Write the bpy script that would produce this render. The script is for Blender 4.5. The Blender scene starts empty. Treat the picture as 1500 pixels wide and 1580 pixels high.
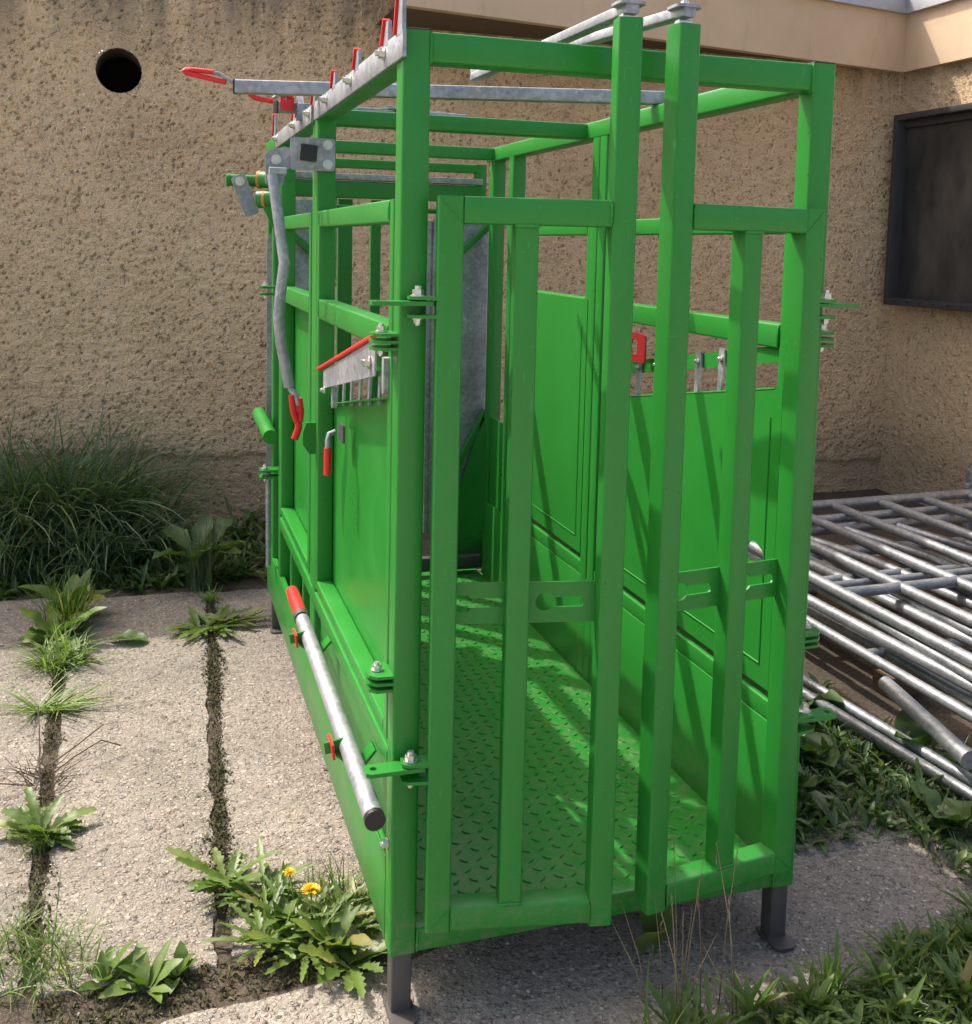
import bpy, bmesh, math, random
import numpy as np
from mathutils import Vector, Matrix, noise
from mathutils.geometry import tessellate_polygon
random.seed(7); rng = np.random.default_rng(7)
S = bpy.context.scene
COL = S.collection
PI = math.pi

# ------------------------------------------------------------------ camera
cam_d = bpy.data.cameras.new("camera"); cam = bpy.data.objects.new("camera", cam_d); COL.objects.link(cam)
yaw, pitch, roll = .3044, .0967, .0224
cy_, sy_, cp_, sp_ = math.cos(yaw), math.sin(yaw), math.cos(pitch), math.sin(pitch)
f = Vector((sy_*cp_, cy_*cp_, -sp_)); r = Vector((cy_, -sy_, 0)); u = r.cross(f)
r2 = math.cos(roll)*r + math.sin(roll)*u; u2 = -math.sin(roll)*r + math.cos(roll)*u
M = Matrix((r2, u2, -f)).transposed().to_4x4(); M.translation = (-.49, -2.1671, 1.5656)
cam.matrix_world = M
cam_d.sensor_fit = 'HORIZONTAL'; cam_d.sensor_width = 36; cam_d.lens = 36*1648.95/1500
cam_d.shift_y = -(790-539.0)/1500
cam_d.clip_start = .05; cam_d.clip_end = 500
S.camera = cam

# ------------------------------------------------------------------ light
SUN = Vector((-.50, .55, 1.0)).normalized()
elev = math.asin(SUN.z); azim = math.atan2(SUN.x, SUN.y)
w = bpy.data.worlds.new("World"); S.world = w; w.use_nodes = True
nt = w.node_tree; bg = nt.nodes["Background"]
sky = nt.nodes.new("ShaderNodeTexSky"); sky.sky_type = 'NISHITA'; sky.sun_disc = False
sky.sun_elevation = elev; sky.sun_rotation = azim; sky.air_density = .75; sky.dust_density = 5.0; sky.ozone_density = .6
wb = nt.nodes.new("ShaderNodeMix"); wb.data_type = 'RGBA'; wb.blend_type = 'MULTIPLY'; wb.inputs[0].default_value = 1
wb.inputs[7].default_value = (1.03, 1.0, .93, 1)
nt.links.new(sky.outputs[0], wb.inputs[6]); nt.links.new(wb.outputs[2], bg.inputs[0]); bg.inputs[1].default_value = .15
sd = bpy.data.lights.new("sun", 'SUN'); sd.energy = 2.0; sd.angle = math.radians(.53); sd.color = (1, .95, .87)
so = bpy.data.objects.new("sun", sd); COL.objects.link(so); so.rotation_euler = SUN.to_track_quat('Z', 'Y').to_euler()
so.location = (-6, 4, 8)
S.view_settings.view_transform = 'Standard'; S.view_settings.look = 'None'
S.view_settings.exposure = 1.38; S.view_settings.gamma = 1
S.render.engine = 'CYCLES'

# ------------------------------------------------------------------ materials
def mat(name):
    m = bpy.data.materials.new(name); m.use_nodes = True
    n = m.node_tree.nodes; l = m.node_tree.links
    return m, n, l, n["Principled BSDF"]
def N(n, t, **k):
    o = n.new(t)
    for a, b in k.items():
        if a in o.inputs: o.inputs[a].default_value = b
        else: setattr(o, a, b)
    return o
def ramp(n, l, src, stops, interp='LINEAR'):
    rp = n.new("ShaderNodeValToRGB"); rp.color_ramp.interpolation = interp
    e = rp.color_ramp.elements
    while len(e) < len(stops): e.new(.5)
    for i, (p, c) in enumerate(stops):
        e[i].position = p; e[i].color = (c[0], c[1], c[2], 1) if hasattr(c, '__len__') else (c, c, c, 1)
    l.new(src, rp.inputs[0]); return rp
def mix(n, l, fac, a, b, mode='MIX'):
    o = n.new("ShaderNodeMix"); o.data_type = 'RGBA'; o.blend_type = mode
    for sock, v in ((o.inputs[0], fac), (o.inputs[6], a), (o.inputs[7], b)):
        if hasattr(v, 'is_linked') or isinstance(v, bpy.types.NodeSocket): l.new(v, sock)
        elif hasattr(v, '__len__'): sock.default_value = (v[0], v[1], v[2], 1)
        else: sock.default_value = v
    return o.outputs[2]
def math_(n, l, op, a, b=0.0, c=None):
    o = n.new("ShaderNodeMath"); o.operation = op
    for i, v in enumerate((a, b, c)):
        if v is None: continue
        if isinstance(v, bpy.types.NodeSocket): l.new(v, o.inputs[i])
        else: o.inputs[i].default_value = v
    return o.outputs[0]
def coords(n, l, scale=(1, 1, 1), obj=True):
    tc = n.new("ShaderNodeNewGeometry"); mp = n.new("ShaderNodeMapping"); mp.inputs[3].default_value = scale
    l.new(tc.outputs["Position"], mp.inputs[0]); return mp.outputs[0]
def noise_(n, l, v, scale, detail=3, rough=.5):
    o = n.new("ShaderNodeTexNoise"); o.inputs["Scale"].default_value = scale; o.inputs["Detail"].default_value = detail
    o.inputs["Roughness"].default_value = rough; l.new(v, o.inputs["Vector"]); return o.outputs["Fac"]
def vor_(n, l, v, scale, feature='F1', rnd=1.0):
    o = n.new("ShaderNodeTexVoronoi"); o.feature = feature; o.inputs["Scale"].default_value = scale
    o.inputs["Randomness"].default_value = rnd; l.new(v, o.inputs["Vector"]); return o
def bump_(n, l, h, strength, dist, bsdf, prev=None):
    b = n.new("ShaderNodeBump"); b.inputs["Strength"].default_value = strength; b.inputs["Distance"].default_value = dist
    l.new(h, b.inputs["Height"]); l.new(b.outputs[0], bsdf.inputs["Normal"])
    return b

def paint(name, col, rough=.33, dust=.25):
    m, n, l, b = mat(name)
    v = coords(n, l)
    big = noise_(n, l, v, 3.5, 4, .6)
    fine = noise_(n, l, v, 260, 2, .5)
    orange = noise_(n, l, v, 90, 2, .5)
    spk = noise_(n, l, v, 55, 5, .7)
    c1 = mix(n, l, big, [x*.88 for x in col], [x*1.12 for x in col])
    # film of dust and dried splashes
    dm = ramp(n, l, spk, [(.60, 0), (.78, 1)])
    dm2 = math_(n, l, 'MULTIPLY', dm.outputs[0], dust)
    c2 = mix(n, l, dm2, c1, (.30, .33, .20))
    sc1 = ramp(n, l, noise_(n, l, coords(n, l, (30, 30, 3)), 6, 2, .5), [(.70, 0), (.735, 1)])
    sc2 = ramp(n, l, noise_(n, l, coords(n, l, (4, 40, 40)), 5, 2, .5), [(.71, 0), (.74, 1)])
    lite = [min(1, x*1.7+.03) for x in col]
    c2 = mix(n, l, math_(n, l, 'MULTIPLY', math_(n, l, 'MAXIMUM', sc1.outputs[0], sc2.outputs[0]), .35), c2, lite)
    vch = vor_(n, l, v, 30); chc = n.new("ShaderNodeSeparateColor"); l.new(vch.outputs["Color"], chc.inputs[0])
    chip = math_(n, l, 'MULTIPLY', ramp(n, l, vch.outputs["Distance"], [(.05, 1), (.09, 0)]).outputs[0], ramp(n, l, chc.outputs[0], [(.90, 0), (.93, 1)]).outputs[0])
    c2 = mix(n, l, chip, c2, (.03, .05, .03))
    sz = n.new("ShaderNodeSeparateXYZ"); l.new(v, sz.inputs[0])
    low = n.new("ShaderNodeMapRange"); low.inputs[1].default_value = .22; low.inputs[2].default_value = .0; l.new(sz.outputs[2], low.inputs[0])
    spl = ramp(n, l, noise_(n, l, v, 38, 5, .7), [(.46, 0), (.62, 1)])
    c2 = mix(n, l, math_(n, l, 'MULTIPLY', math_(n, l, 'MULTIPLY', low.outputs[0], spl.outputs[0]), .40), c2, (.20, .17, .12))
    l.new(c2, b.inputs["Base Color"])
    rr = ramp(n, l, big, [(.3, rough*.8), (.75, rough*1.35)])
    l.new(rr.outputs[0], b.inputs["Roughness"])
    b.inputs["Specular IOR Level"].default_value = .36
    h = math_(n, l, 'ADD', math_(n, l, 'MULTIPLY', orange, .7), math_(n, l, 'MULTIPLY', fine, .15))
    bump_(n, l, h, .12, .002, b)
    return m
GREEN = paint("green_paint", (.020, .200, .025), .33, .12)
RED = paint("red_rubber", (.62, .022, .02), .42, .12)

def galv(name, base=.42):
    m, n, l, b = mat(name)
    v = coords(n, l)
    vo = vor_(n, l, v, 75)
    cell = n.new("ShaderNodeSeparateColor"); l.new(vo.outputs["Color"], cell.inputs[0])
    big = noise_(n, l, v, 7, 5, .65)
    c0 = ramp(n, l, cell.outputs[0], [(0, (base*.80, base*.84, base*.88)), (1, (base*1.15, base*1.18, base*1.22))])
    stain = ramp(n, l, big, [(.38, (.78, .80, .84)), (.62, (1.1, 1.1, 1.1))])
    c = mix(n, l, 1.0, c0.outputs[0], stain.outputs[0], 'MULTIPLY')
    l.new(c, b.inputs["Base Color"])
    b.inputs["Metallic"].default_value = .65
    rr = ramp(n, l, cell.outputs[1], [(0, .45), (1, .62)]); l.new(rr.outputs[0], b.inputs["Roughness"])
    drip = noise_(n, l, coords(n, l, (40, 40, 9)), 1.5, 3, .5)
    bump_(n, l, drip, .25, .002, b)
    return m
GALV = galv("galvanised_steel", .34); GALV_OLD = galv("weathered_galvanised_steel", .27)

def simple(name, col, rough=.5, metal=0, nz=60, amt=.2, bs=.2, bd=.002):
    m, n, l, b = mat(name); v = coords(n, l); x = noise_(n, l, v, nz, 4, .6)
    l.new(mix(n, l, x, [c*(1-amt) for c in col], [c*(1+amt) for c in col]), b.inputs["Base Color"])
    b.inputs["Roughness"].default_value = rough; b.inputs["Metallic"].default_value = metal
    bump_(n, l, x, bs, bd, b); return m
BLACK = simple("black_plastic", (.012, .012, .013), .4)
ZINC = simple("zinc_bolt", (.62, .62, .58), .3, .85, 200, .15)
STEEL = simple("dark_steel", (.085, .08, .075), .5, .3, 25, .35)
RUST = simple("orange_bearing", (.55, .19, .03), .6)
HOLE = simple("dark_void", (.006, .006, .006), .9)
MAT_WINFRAME = simple("dark_window_metal", (.045, .045, .048), .5, .2, 18, .35, .3, .003)

def wall_mat():
    m, n, l, b = mat("roughcast_render")
    v = coords(n, l); vs = coords(n, l, (.55, 1, 1.25))
    big = noise_(n, l, v, .9, 5, .6)
    mid = noise_(n, l, vs, 17, 7, .72)
    med = noise_(n, l, v, 62, 3, .55)
    fine = noise_(n, l, v, 120, 4, .65)
    vo = vor_(n, l, v, 48); vq = vor_(n, l, v, 95)
    sc = n.new("ShaderNodeSeparateColor"); l.new(vo.outputs["Color"], sc.inputs[0])
    sq = n.new("ShaderNodeSeparateColor"); l.new(vq.outputs["Color"], sq.inputs[0])
    patch = ramp(n, l, noise_(n, l, vs, 4.5, 4, .6), [(.38, .25), (.58, 1)])
    def pebble(vv, cc, lo):
        p = ramp(n, l, vv.outputs["Distance"], [(.0, 1), (.28, .8), (.40, 0)])
        on = ramp(n, l, cc.outputs[0], [(lo, 0), (lo+.05, 1)])
        return math_(n, l, 'MULTIPLY', math_(n, l, 'MULTIPLY', p.outputs[0], on.outputs[0]), patch.outputs[0])
    pebm = pebble(vo, sc, .74); pebs = pebble(vq, sq, .66)
    base = ramp(n, l, big, [(.28, (.62, .445, .26)), (.5, (.74, .54, .325)), (.72, (.82, .62, .385))])
    pit = math_(n, l, 'MULTIPLY', ramp(n, l, med, [(.34, 1), (.395, 0)]).outputs[0], ramp(n, l, mid, [(.48, 1), (.64, .25)]).outputs[0])
    pit2 = ramp(n, l, mid, [(.36, .8), (.48, 0)])
    c0 = mix(n, l, math_(n, l, 'MULTIPLY', pit2.outputs[0], .30), base.outputs[0], (.36, .26, .15))
    c1 = mix(n, l, math_(n, l, 'MULTIPLY', pit, .62), c0, (.15, .10, .055))  # hollows darkened in the colour: part dirt, part painted shade
    pc = ramp(n, l, sc.outputs[1], [(0, (.50, .38, .26)), (.5, (.68, .54, .37)), (.85, (.76, .64, .48)), (1, (.88, .83, .74))])
    c2 = mix(n, l, math_(n, l, 'MULTIPLY', pebm, .75), c1, pc.outputs[0])
    c2 = mix(n, l, math_(n, l, 'MULTIPLY', pebs, .9), c2, (.90, .82, .66))
    # dark weathering streaks below the roof, and darker towards the foot
    sep = n.new("ShaderNodeSeparateXYZ"); l.new(v, sep.inputs[0])
    topm = n.new("ShaderNodeMapRange"); topm.inputs[1].default_value = 2.5; topm.inputs[2].default_value = 2.92; l.new(sep.outputs[2], topm.inputs[0])
    st = ramp(n, l, noise_(n, l, coords(n, l, (1.6, 1, .22)), 3.2, 5, .65), [(.40, .12), (.58, 1)])
    c3 = mix(n, l, math_(n, l, 'MULTIPLY', math_(n, l, 'MULTIPLY', topm.outputs[0], st.outputs[0]), .75), c2, (.15, .125, .095))
    botm = n.new("ShaderNodeMapRange"); botm.inputs[1].default_value = .45; botm.inputs[2].default_value = .1; l.new(sep.outputs[2], botm.inputs[0])
    c4 = mix(n, l, math_(n, l, 'MULTIPLY', botm.outputs[0], .45), c3, (.20, .165, .115))
    l.new(c4, b.inputs["Base Color"]); b.inputs["Roughness"].default_value = .92
    h = math_(n, l, 'ADD', math_(n, l, 'MULTIPLY', mid, 1.15), math_(n, l, 'MULTIPLY', pebm, .38))
    h = math_(n, l, 'ADD', h, math_(n, l, 'MULTIPLY', pebs, .22))
    h = math_(n, l, 'SUBTRACT', h, math_(n, l, 'MULTIPLY', pit, .42))
    h = math_(n, l, 'ADD', h, math_(n, l, 'ADD', math_(n, l, 'MULTIPLY', med, .40), math_(n, l, 'MULTIPLY', fine, .38)))
    d = n.new("ShaderNodeDisplacement"); d.inputs["Midlevel"].default_value = .8; d.inputs["Scale"].default_value = .032
    l.new(h, d.inputs["Height"]); l.new(d.outputs[0], n["Material Output"].inputs["Displacement"])
    m.displacement_method = 'BOTH'
    return m
WALL = wall_mat()

def concrete_mat(name, tint=(1, 1, 1)):
    m, n, l, b = mat(name)
    v = coords(n, l)
    wv = n.new("ShaderNodeVectorMath"); wv.operation = 'ADD'
    nz = n.new("ShaderNodeTexNoise"); nz.inputs["Scale"].default_value = 60; l.new(v, nz.inputs["Vector"])
    sc0 = n.new("ShaderNodeVectorMath"); sc0.operation = 'SCALE'; sc0.inputs[3].default_value = .012
    l.new(nz.outputs["Color"], sc0.inputs[0]); l.new(v, wv.inputs[0]); l.new(sc0.outputs[0], wv.inputs[1]); v2 = wv.outputs[0]
    big = noise_(n, l, v, 2.2, 5, .65); mid = noise_(n, l, v, 16, 5, .6); fine = noise_(n, l, v, 160, 3, .6)
    vo = vor_(n, l, v2, 62); vb = vor_(n, l, v2, 24); vs = vor_(n, l, v2, 150)
    s1 = n.new("ShaderNodeSeparateColor"); l.new(vo.outputs["Color"], s1.inputs[0])
    s2 = n.new("ShaderNodeSeparateColor"); l.new(vb.outputs["Color"], s2.inputs[0])
    s3 = n.new("ShaderNodeSeparateColor"); l.new(vs.outputs["Color"], s3.inputs[0])
    t = tint
    base = ramp(n, l, big, [(.3, (.225*t[0], .197*t[1], .166*t[2])), (.7, (.335*t[0], .292*t[1], .245*t[2]))])
    stone = ramp(n, l, s1.outputs[0], [(0, (.17, .14, .115)), (.3, (.42, .34, .27)), (.55, (.26, .215, .175)), (.8, (.60, .53, .45)), (1, (.10, .09, .082))])
    m1 = math_(n, l, 'MULTIPLY', ramp(n, l, vo.outputs["Distance"], [(.32, 1), (.44, 0)]).outputs[0], ramp(n, l, s1.outputs[1], [(.22, 0), (.3, .85)]).outputs[0])
    c1 = mix(n, l, m1, base.outputs[0], stone.outputs[0])
    bs = ramp(n, l, s2.outputs[0], [(0, (.15, .13, .11)), (.5, (.32, .245, .195)), (1, (.20, .18, .165))])
    m2 = math_(n, l, 'MULTIPLY', ramp(n, l, vb.outputs["Distance"], [(.22, 1), (.30, 0)]).outputs[0], ramp(n, l, s2.outputs[1], [(.72, 0), (.78, .85)]).outputs[0])
    c2 = mix(n, l, m2, c1, bs.outputs[0])
    sp = ramp(n, l, s3.outputs[0], [(0, .45), (.16, .90), (.8, 1.05), (1, 1.5)])
    c3 = mix(n, l, 1, c2, sp.outputs[0], 'MULTIPLY')
    dirt = ramp(n, l, mid, [(.30, .35), (.45, 0)])
    c4 = mix(n, l, dirt.outputs[0], c3, (.20, .165, .125))
    l.new(c4, b.inputs["Base Color"]); b.inputs["Roughness"].default_value = .9
    h = math_(n, l, 'ADD', math_(n, l, 'MULTIPLY', m1, .55), math_(n, l, 'MULTIPLY', m2, .7))
    h = math_(n, l, 'ADD', h, math_(n, l, 'ADD', math_(n, l, 'MULTIPLY', mid, 1.6), math_(n, l, 'MULTIPLY', fine, .5)))
    h = math_(n, l, 'ADD', h, math_(n, l, 'MULTIPLY', s3.outputs[1], .35))
    bump_(n, l, h, 1.0, .015, b)
    return m
CONC = concrete_mat("exposed_aggregate_concrete")

def soil_mat():
    m, n, l, b = mat("dark_soil")
    v = coords(n, l); a = noise_(n, l, v, 9, 6, .7); c = noise_(n, l, v, 90, 4, .7)
    col = ramp(n, l, a, [(.3, (.04, .03, .021)), (.55, (.075, .055, .037)), (.75, (.125, .095, .065))])
    l.new(mix(n, l, ramp(n, l, c, [(.45, 0), (.7, .6)]).outputs[0], col.outputs[0], (.16, .125, .09)), b.inputs["Base Color"])
    b.inputs["Roughness"].default_value = .95
    bump_(n, l, math_(n, l, 'ADD', a, c), 1.0, .012, b); return m
SOIL = soil_mat()

def fascia_mat():
    m, n, l, b = mat("painted_fascia_plaster")
    v = coords(n, l); a = noise_(n, l, v, 2.5, 5, .6)
    st = ramp(n, l, noise_(n, l, coords(n, l, (1, 1, .3)), 9, 5, .65), [(.56, 0), (.78, .30)])
    col = ramp(n, l, a, [(.3, (.52, .385, .255)), (.7, (.60, .45, .30))])
    l.new(mix(n, l, st.outputs[0], col.outputs[0], (.17, .13, .10)), b.inputs["Base Color"])
    b.inputs["Roughness"].default_value = .85
    bump_(n, l, noise_(n, l, v, 45, 5, .6), .25, .004, b); return m
FASCIA = fascia_mat()
SOFFIT = simple("brown_soffit_board", (.11, .078, .05), .85, 0, 12, .4)
FLASH = simple("grey_roof_flashing", (.42, .42, .44), .45, .35, 14, .25)

def leafmat(name, c_dark, c_lite, rough=.45, trans=.3):
    m, n, l, b = mat(name)
    g = n.new("ShaderNodeNewGeometry"); v = coords(n, l)
    nz = noise_(n, l, v, 30, 3, .6)
    c = ramp(n, l, g.outputs["Random Per Island"], [(0, c_dark), (.75, c_lite), (.95, [c_lite[0]*1.5, c_lite[1]*1.15, c_lite[2]]), (1, (.28, .22, .09))])
    c2 = mix(n, l, math_(n, l, 'MULTIPLY', nz, .5), c.outputs[0], [x*.6 for x in c_dark])
    l.new(c2, b.inputs["Base Color"]); b.inputs["Roughness"].default_value = rough
    tr = n.new("ShaderNodeBsdfTranslucent"); l.new(mix(n, l, 1, c2, (1.25, 1.5, .6), 'MULTIPLY'), tr.inputs[0])
    ms = n.new("ShaderNodeMixShader"); ms.inputs[0].default_value = trans
    l.new(b.outputs[0], ms.inputs[1]); l.new(tr.outputs[0], ms.inputs[2]); l.new(ms.outputs[0], n["Material Output"].inputs[0])
    bump_(n, l, noise_(n, l, v, 120, 3, .5), .4, .002, b)
    return m
LF_GRASS = leafmat("tall_grass_leaf", (.055, .10, .045), (.16, .235, .115), .35, .3)
LF_BRIGHT = leafmat("fresh_grass_leaf", (.10, .19, .035), (.23, .34, .085), .45, .35)
LF_DAND = leafmat("dandelion_leaf", (.075, .135, .022), (.16, .235, .05))
LF_DOCK = leafmat("dock_leaf", (.045, .095, .022), (.105, .175, .045))
LF_MOSS = leafmat("moss_leaf", (.03, .028, .014), (.085, .082, .03), .85, .1)
LF_DRY = leafmat("dry_straw", (.16, .11, .06), (.38, .30, .18), .7, .2)
LF_TWIG = simple("dry_twig", (.10, .065, .045), .8)
PETAL = leafmat("yellow_petal", (.75, .48, .01), (.9, .62, .02), .6, .2)
WOOD = simple("weathered_orange_board", (.17, .10, .055), .8, 0, 30, .35, .5, .004)

# ------------------------------------------------------------------ object helpers
def tag(o, label=None, cat=None, group=None, kind=None):
    if label: o['label'] = label
    if cat: o['category'] = cat
    if group: o['group'] = group
    if kind: o['kind'] = kind
    return o
def empty(name, loc=(0, 0, 0), label=None, cat=None, group=None):
    o = bpy.data.objects.new(name, None); COL.objects.link(o); o.location = loc; o.empty_display_size = .1
    return tag(o, label, cat, group)

class MB:
    def __init__(s): s.v = []; s.f = []; s.m = []; s.mi = 0
    def add(s, vs, fs):
        k = len(s.v); s.v += [tuple(p) for p in vs]; s.f += [tuple(i+k for i in q) for q in fs]; s.m += [s.mi]*len(fs); return s
    def prism(s, p0, p1, ring0, ring1=None, caps=True):
        ring1 = ring1 or ring0; n = len(ring0)
        vs = [Vector(p0)+a for a in ring0]+[Vector(p1)+a for a in ring1]
        fs = [(i, (i+1) % n, n+(i+1) % n, n+i) for i in range(n)]
        if caps: fs += [tuple(range(n-1, -1, -1)), tuple(range(n, 2*n))]
        return s.add(vs, fs)
    def bar(s, p0, p1, wd, ht, up=(0, 0, 1), rad=.005, seg=3):
        """rectangular hollow-section look: rounded-corner prism, width across, height along 'up'"""
        p0, p1 = Vector(p0), Vector(p1); d = (p1-p0).normalized(); up = Vector(up)
        if abs(d.dot(up)) > .98: up = Vector((0, 1, 0)) if abs(d.y) < .9 else Vector((1, 0, 0))
        sx = d.cross(up).normalized(); uy = sx.cross(d).normalized()
        rad = min(rad, wd*.45, ht*.45); ring = []
        for cx, cy, a0 in ((1, 1, 0), (-1, 1, 90), (-1, -1, 180), (1, -1, 270)):
            for k in range(seg+1):
                a = math.radians(a0+90*k/seg)
                ring.append(sx*(cx*(wd/2-rad)+rad*math.cos(a))+uy*(cy*(ht/2-rad)+rad*math.sin(a)))
        return s.prism(p0, p1, ring[::-1])
    def box(s, a, b, rad=.002):
        """axis-aligned box"""
        a, b = Vector(a), Vector(b); dim = [abs(b[i]-a[i]) for i in range(3)]; ax = dim.index(max(dim)); c = (a+b)/2
        p0, p1 = c.copy(), c.copy(); p0[ax] = min(a[ax], b[ax]); p1[ax] = max(a[ax], b[ax])
        if ax == 2: return s.bar(p0, p1, dim[0], dim[1], (0, 1, 0), rad, 2)
        if ax == 0: return s.bar(p0, p1, dim[1], dim[2], (0, 0, 1), rad, 2)
        return s.bar(p0, p1, dim[0], dim[2], (0, 0, 1), rad, 2)
    def tube(s, pts, rad, n=14, caps=True):
        pts = [Vector(p) for p in pts]; rings = []; prev = None
        for i, p in enumerate(pts):
            d = (pts[min(i+1, len(pts)-1)]-pts[max(i-1, 0)]).normalized()
            if prev is None: a = d.orthogonal().normalized()
            else: a = (prev-d*prev.dot(d)).normalized()
            prev = a; b = d.cross(a); rr = rad[i] if hasattr(rad, '__len__') else rad
            rings.append([p+(a*math.cos(2*PI*k/n)+b*math.sin(2*PI*k/n))*rr for k in range(n)])
        vs = [q for rg in rings for q in rg]; fs = []
        for j in range(len(pts)-1):
            for k in range(n): fs.append((j*n+k, j*n+(k+1) % n, (j+1)*n+(k+1) % n, (j+1)*n+k))
        if caps: fs += [tuple(range(n-1, -1, -1)), tuple(range((len(pts)-1)*n, len(pts)*n))]
        return s.add(vs, fs)
    def plate(s, outer, holes, o, ax, ay, th):
        """flat plate with holes; outline in 2-D, placed at o with axes ax, ay and thickness th"""
        o, ax, ay = Vector(o), Vector(ax), Vector(ay); nz = ax.cross(ay).normalized()
        loops = [outer]+list(holes)
        flat = [p for lp in loops for p in lp]
        tris = tessellate_polygon([[Vector((p[0], p[1], 0)) for p in lp] for lp in loops])
        n = len(flat)
        P = [o+ax*p[0]+ay*p[1] for p in flat]
        vs = [p+nz*th/2 for p in P]+[p-nz*th/2 for p in P]
        fs = []
        for t in tris:
            a, b, c = [Vector((flat[i][0], flat[i][1], 0)) for i in t]
            if (b-a).cross(c-a).z < 0: t = (t[0], t[2], t[1])
            fs.append(tuple(t)); fs.append(tuple(i+n for i in reversed(t)))
        k = 0
        for lp in loops:
            m = len(lp)
            for i in range(m):
                a, b = k+i, k+(i+1) % m; fs.append((a, a+n, b+n, b))
            k += m
        return s.add(vs, fs)
    def bead(s, p0, p1, rad=.004):
        p0, p1 = Vector(p0), Vector(p1); n = max(3, int((p1-p0).length/.006)); pts = []; rs = []
        for i in range(n+1):
            pts.append(p0.lerp(p1, i/n)+Vector([random.uniform(-.0006, .0006) for _ in range(3)]))
            rs.append(rad*(random.uniform(.75, 1.2) if 0 < i < n else .4))
        return s.tube(pts, rs, 6)
    def build(s, name, m, parent=None, smooth=35, label=None):
        me = bpy.data.meshes.new(name); me.from_pydata(s.v, [], s.f)
        ms = m if isinstance(m, (list, tuple)) else [m]
        for q in ms: me.materials.append(q)
        if len(ms) > 1: me.polygons.foreach_set("material_index", s.m)
        bm = bmesh.new(); bm.from_mesh(me); bmesh.ops.recalc_face_normals(bm, faces=bm.faces); bm.to_mesh(me); bm.free()
        me.polygons.foreach_set("use_smooth", [True]*len(me.polygons))
        if smooth is not None: me.set_sharp_from_angle(angle=math.radians(smooth))
        ob = bpy.data.objects.new(name, me); COL.objects.link(ob)
        if parent: ob.parent = parent; ob.matrix_parent_inverse = Matrix.Identity(4)
        if label: ob['label'] = label
        return ob
def circ(x, y, rr, n=20): return [(x+rr*math.cos(2*PI*k/n), y+rr*math.sin(2*PI*k/n)) for k in range(n)]
def rrect(x0, y0, x1, y1, rr, n=4):
    out = []
    for cx, cy, a0 in ((x1-rr, y1-rr, 0), (x0+rr, y1-rr, 90), (x0+rr, y0+rr, 180), (x1-rr, y0+rr, 270)):
        for k in range(n+1):
            a = math.radians(a0+90*k/n); out.append((cx+rr*math.cos(a), cy+rr*math.sin(a)))
    return out
def keyhole(x, y, flip=1, R=.018, rs=.010, ln=.07):
    """round end with slot"""
    out = []; a1 = math.asin(rs/R)
    for k in range(17):
        a = a1+(2*PI-2*a1)*k/16; out.append((x+flip*R*math.cos(a), y+R*math.sin(a)))
    out += [(x+flip*(ln-.004), y-rs), (x+flip*ln, y-rs+.004), (x+flip*ln, y+rs-.004), (x+flip*(ln-.004), y+rs)]
    return out
def bolt(parent, p, axis, rad=.011, name='bolt'):
    """hex head, washer and thread end"""
    p, a = Vector(p), Vector(axis).normalized(); o = a.orthogonal().normalized(); b = a.cross(o); m = MB()
    hexr = [(o*math.cos(PI/3*k)+b*math.sin(PI/3*k))*rad for k in range(6)]
    was = [(o*math.cos(PI/8*k)+b*math.sin(PI/8*k))*rad*1.18 for k in range(16)]
    th = [(o*math.cos(PI/4*k)+b*math.sin(PI/4*k))*rad*.5 for k in range(8)]
    m.prism(p, p+a*.0025, was); m.prism(p+a*.0025, p+a*(.0025+rad*.8), [q*.88 for q in hexr]); m.prism(p+a*rad, p+a*rad*1.5, th)
    return m.build(name, ZINC, parent, 30)

# ------------------------------------------------------------------ the cattle crush
W, D, H, T = 1.025, 2.57, 2.0, .06
GZ = -.15
root = empty('cattle_crush', (0, 0, 0), 'large green painted steel livestock handling crush with tall barred gates, standing on the concrete', 'cattle crush')
def X(side, x): return x if side == 0 else W-x
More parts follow.
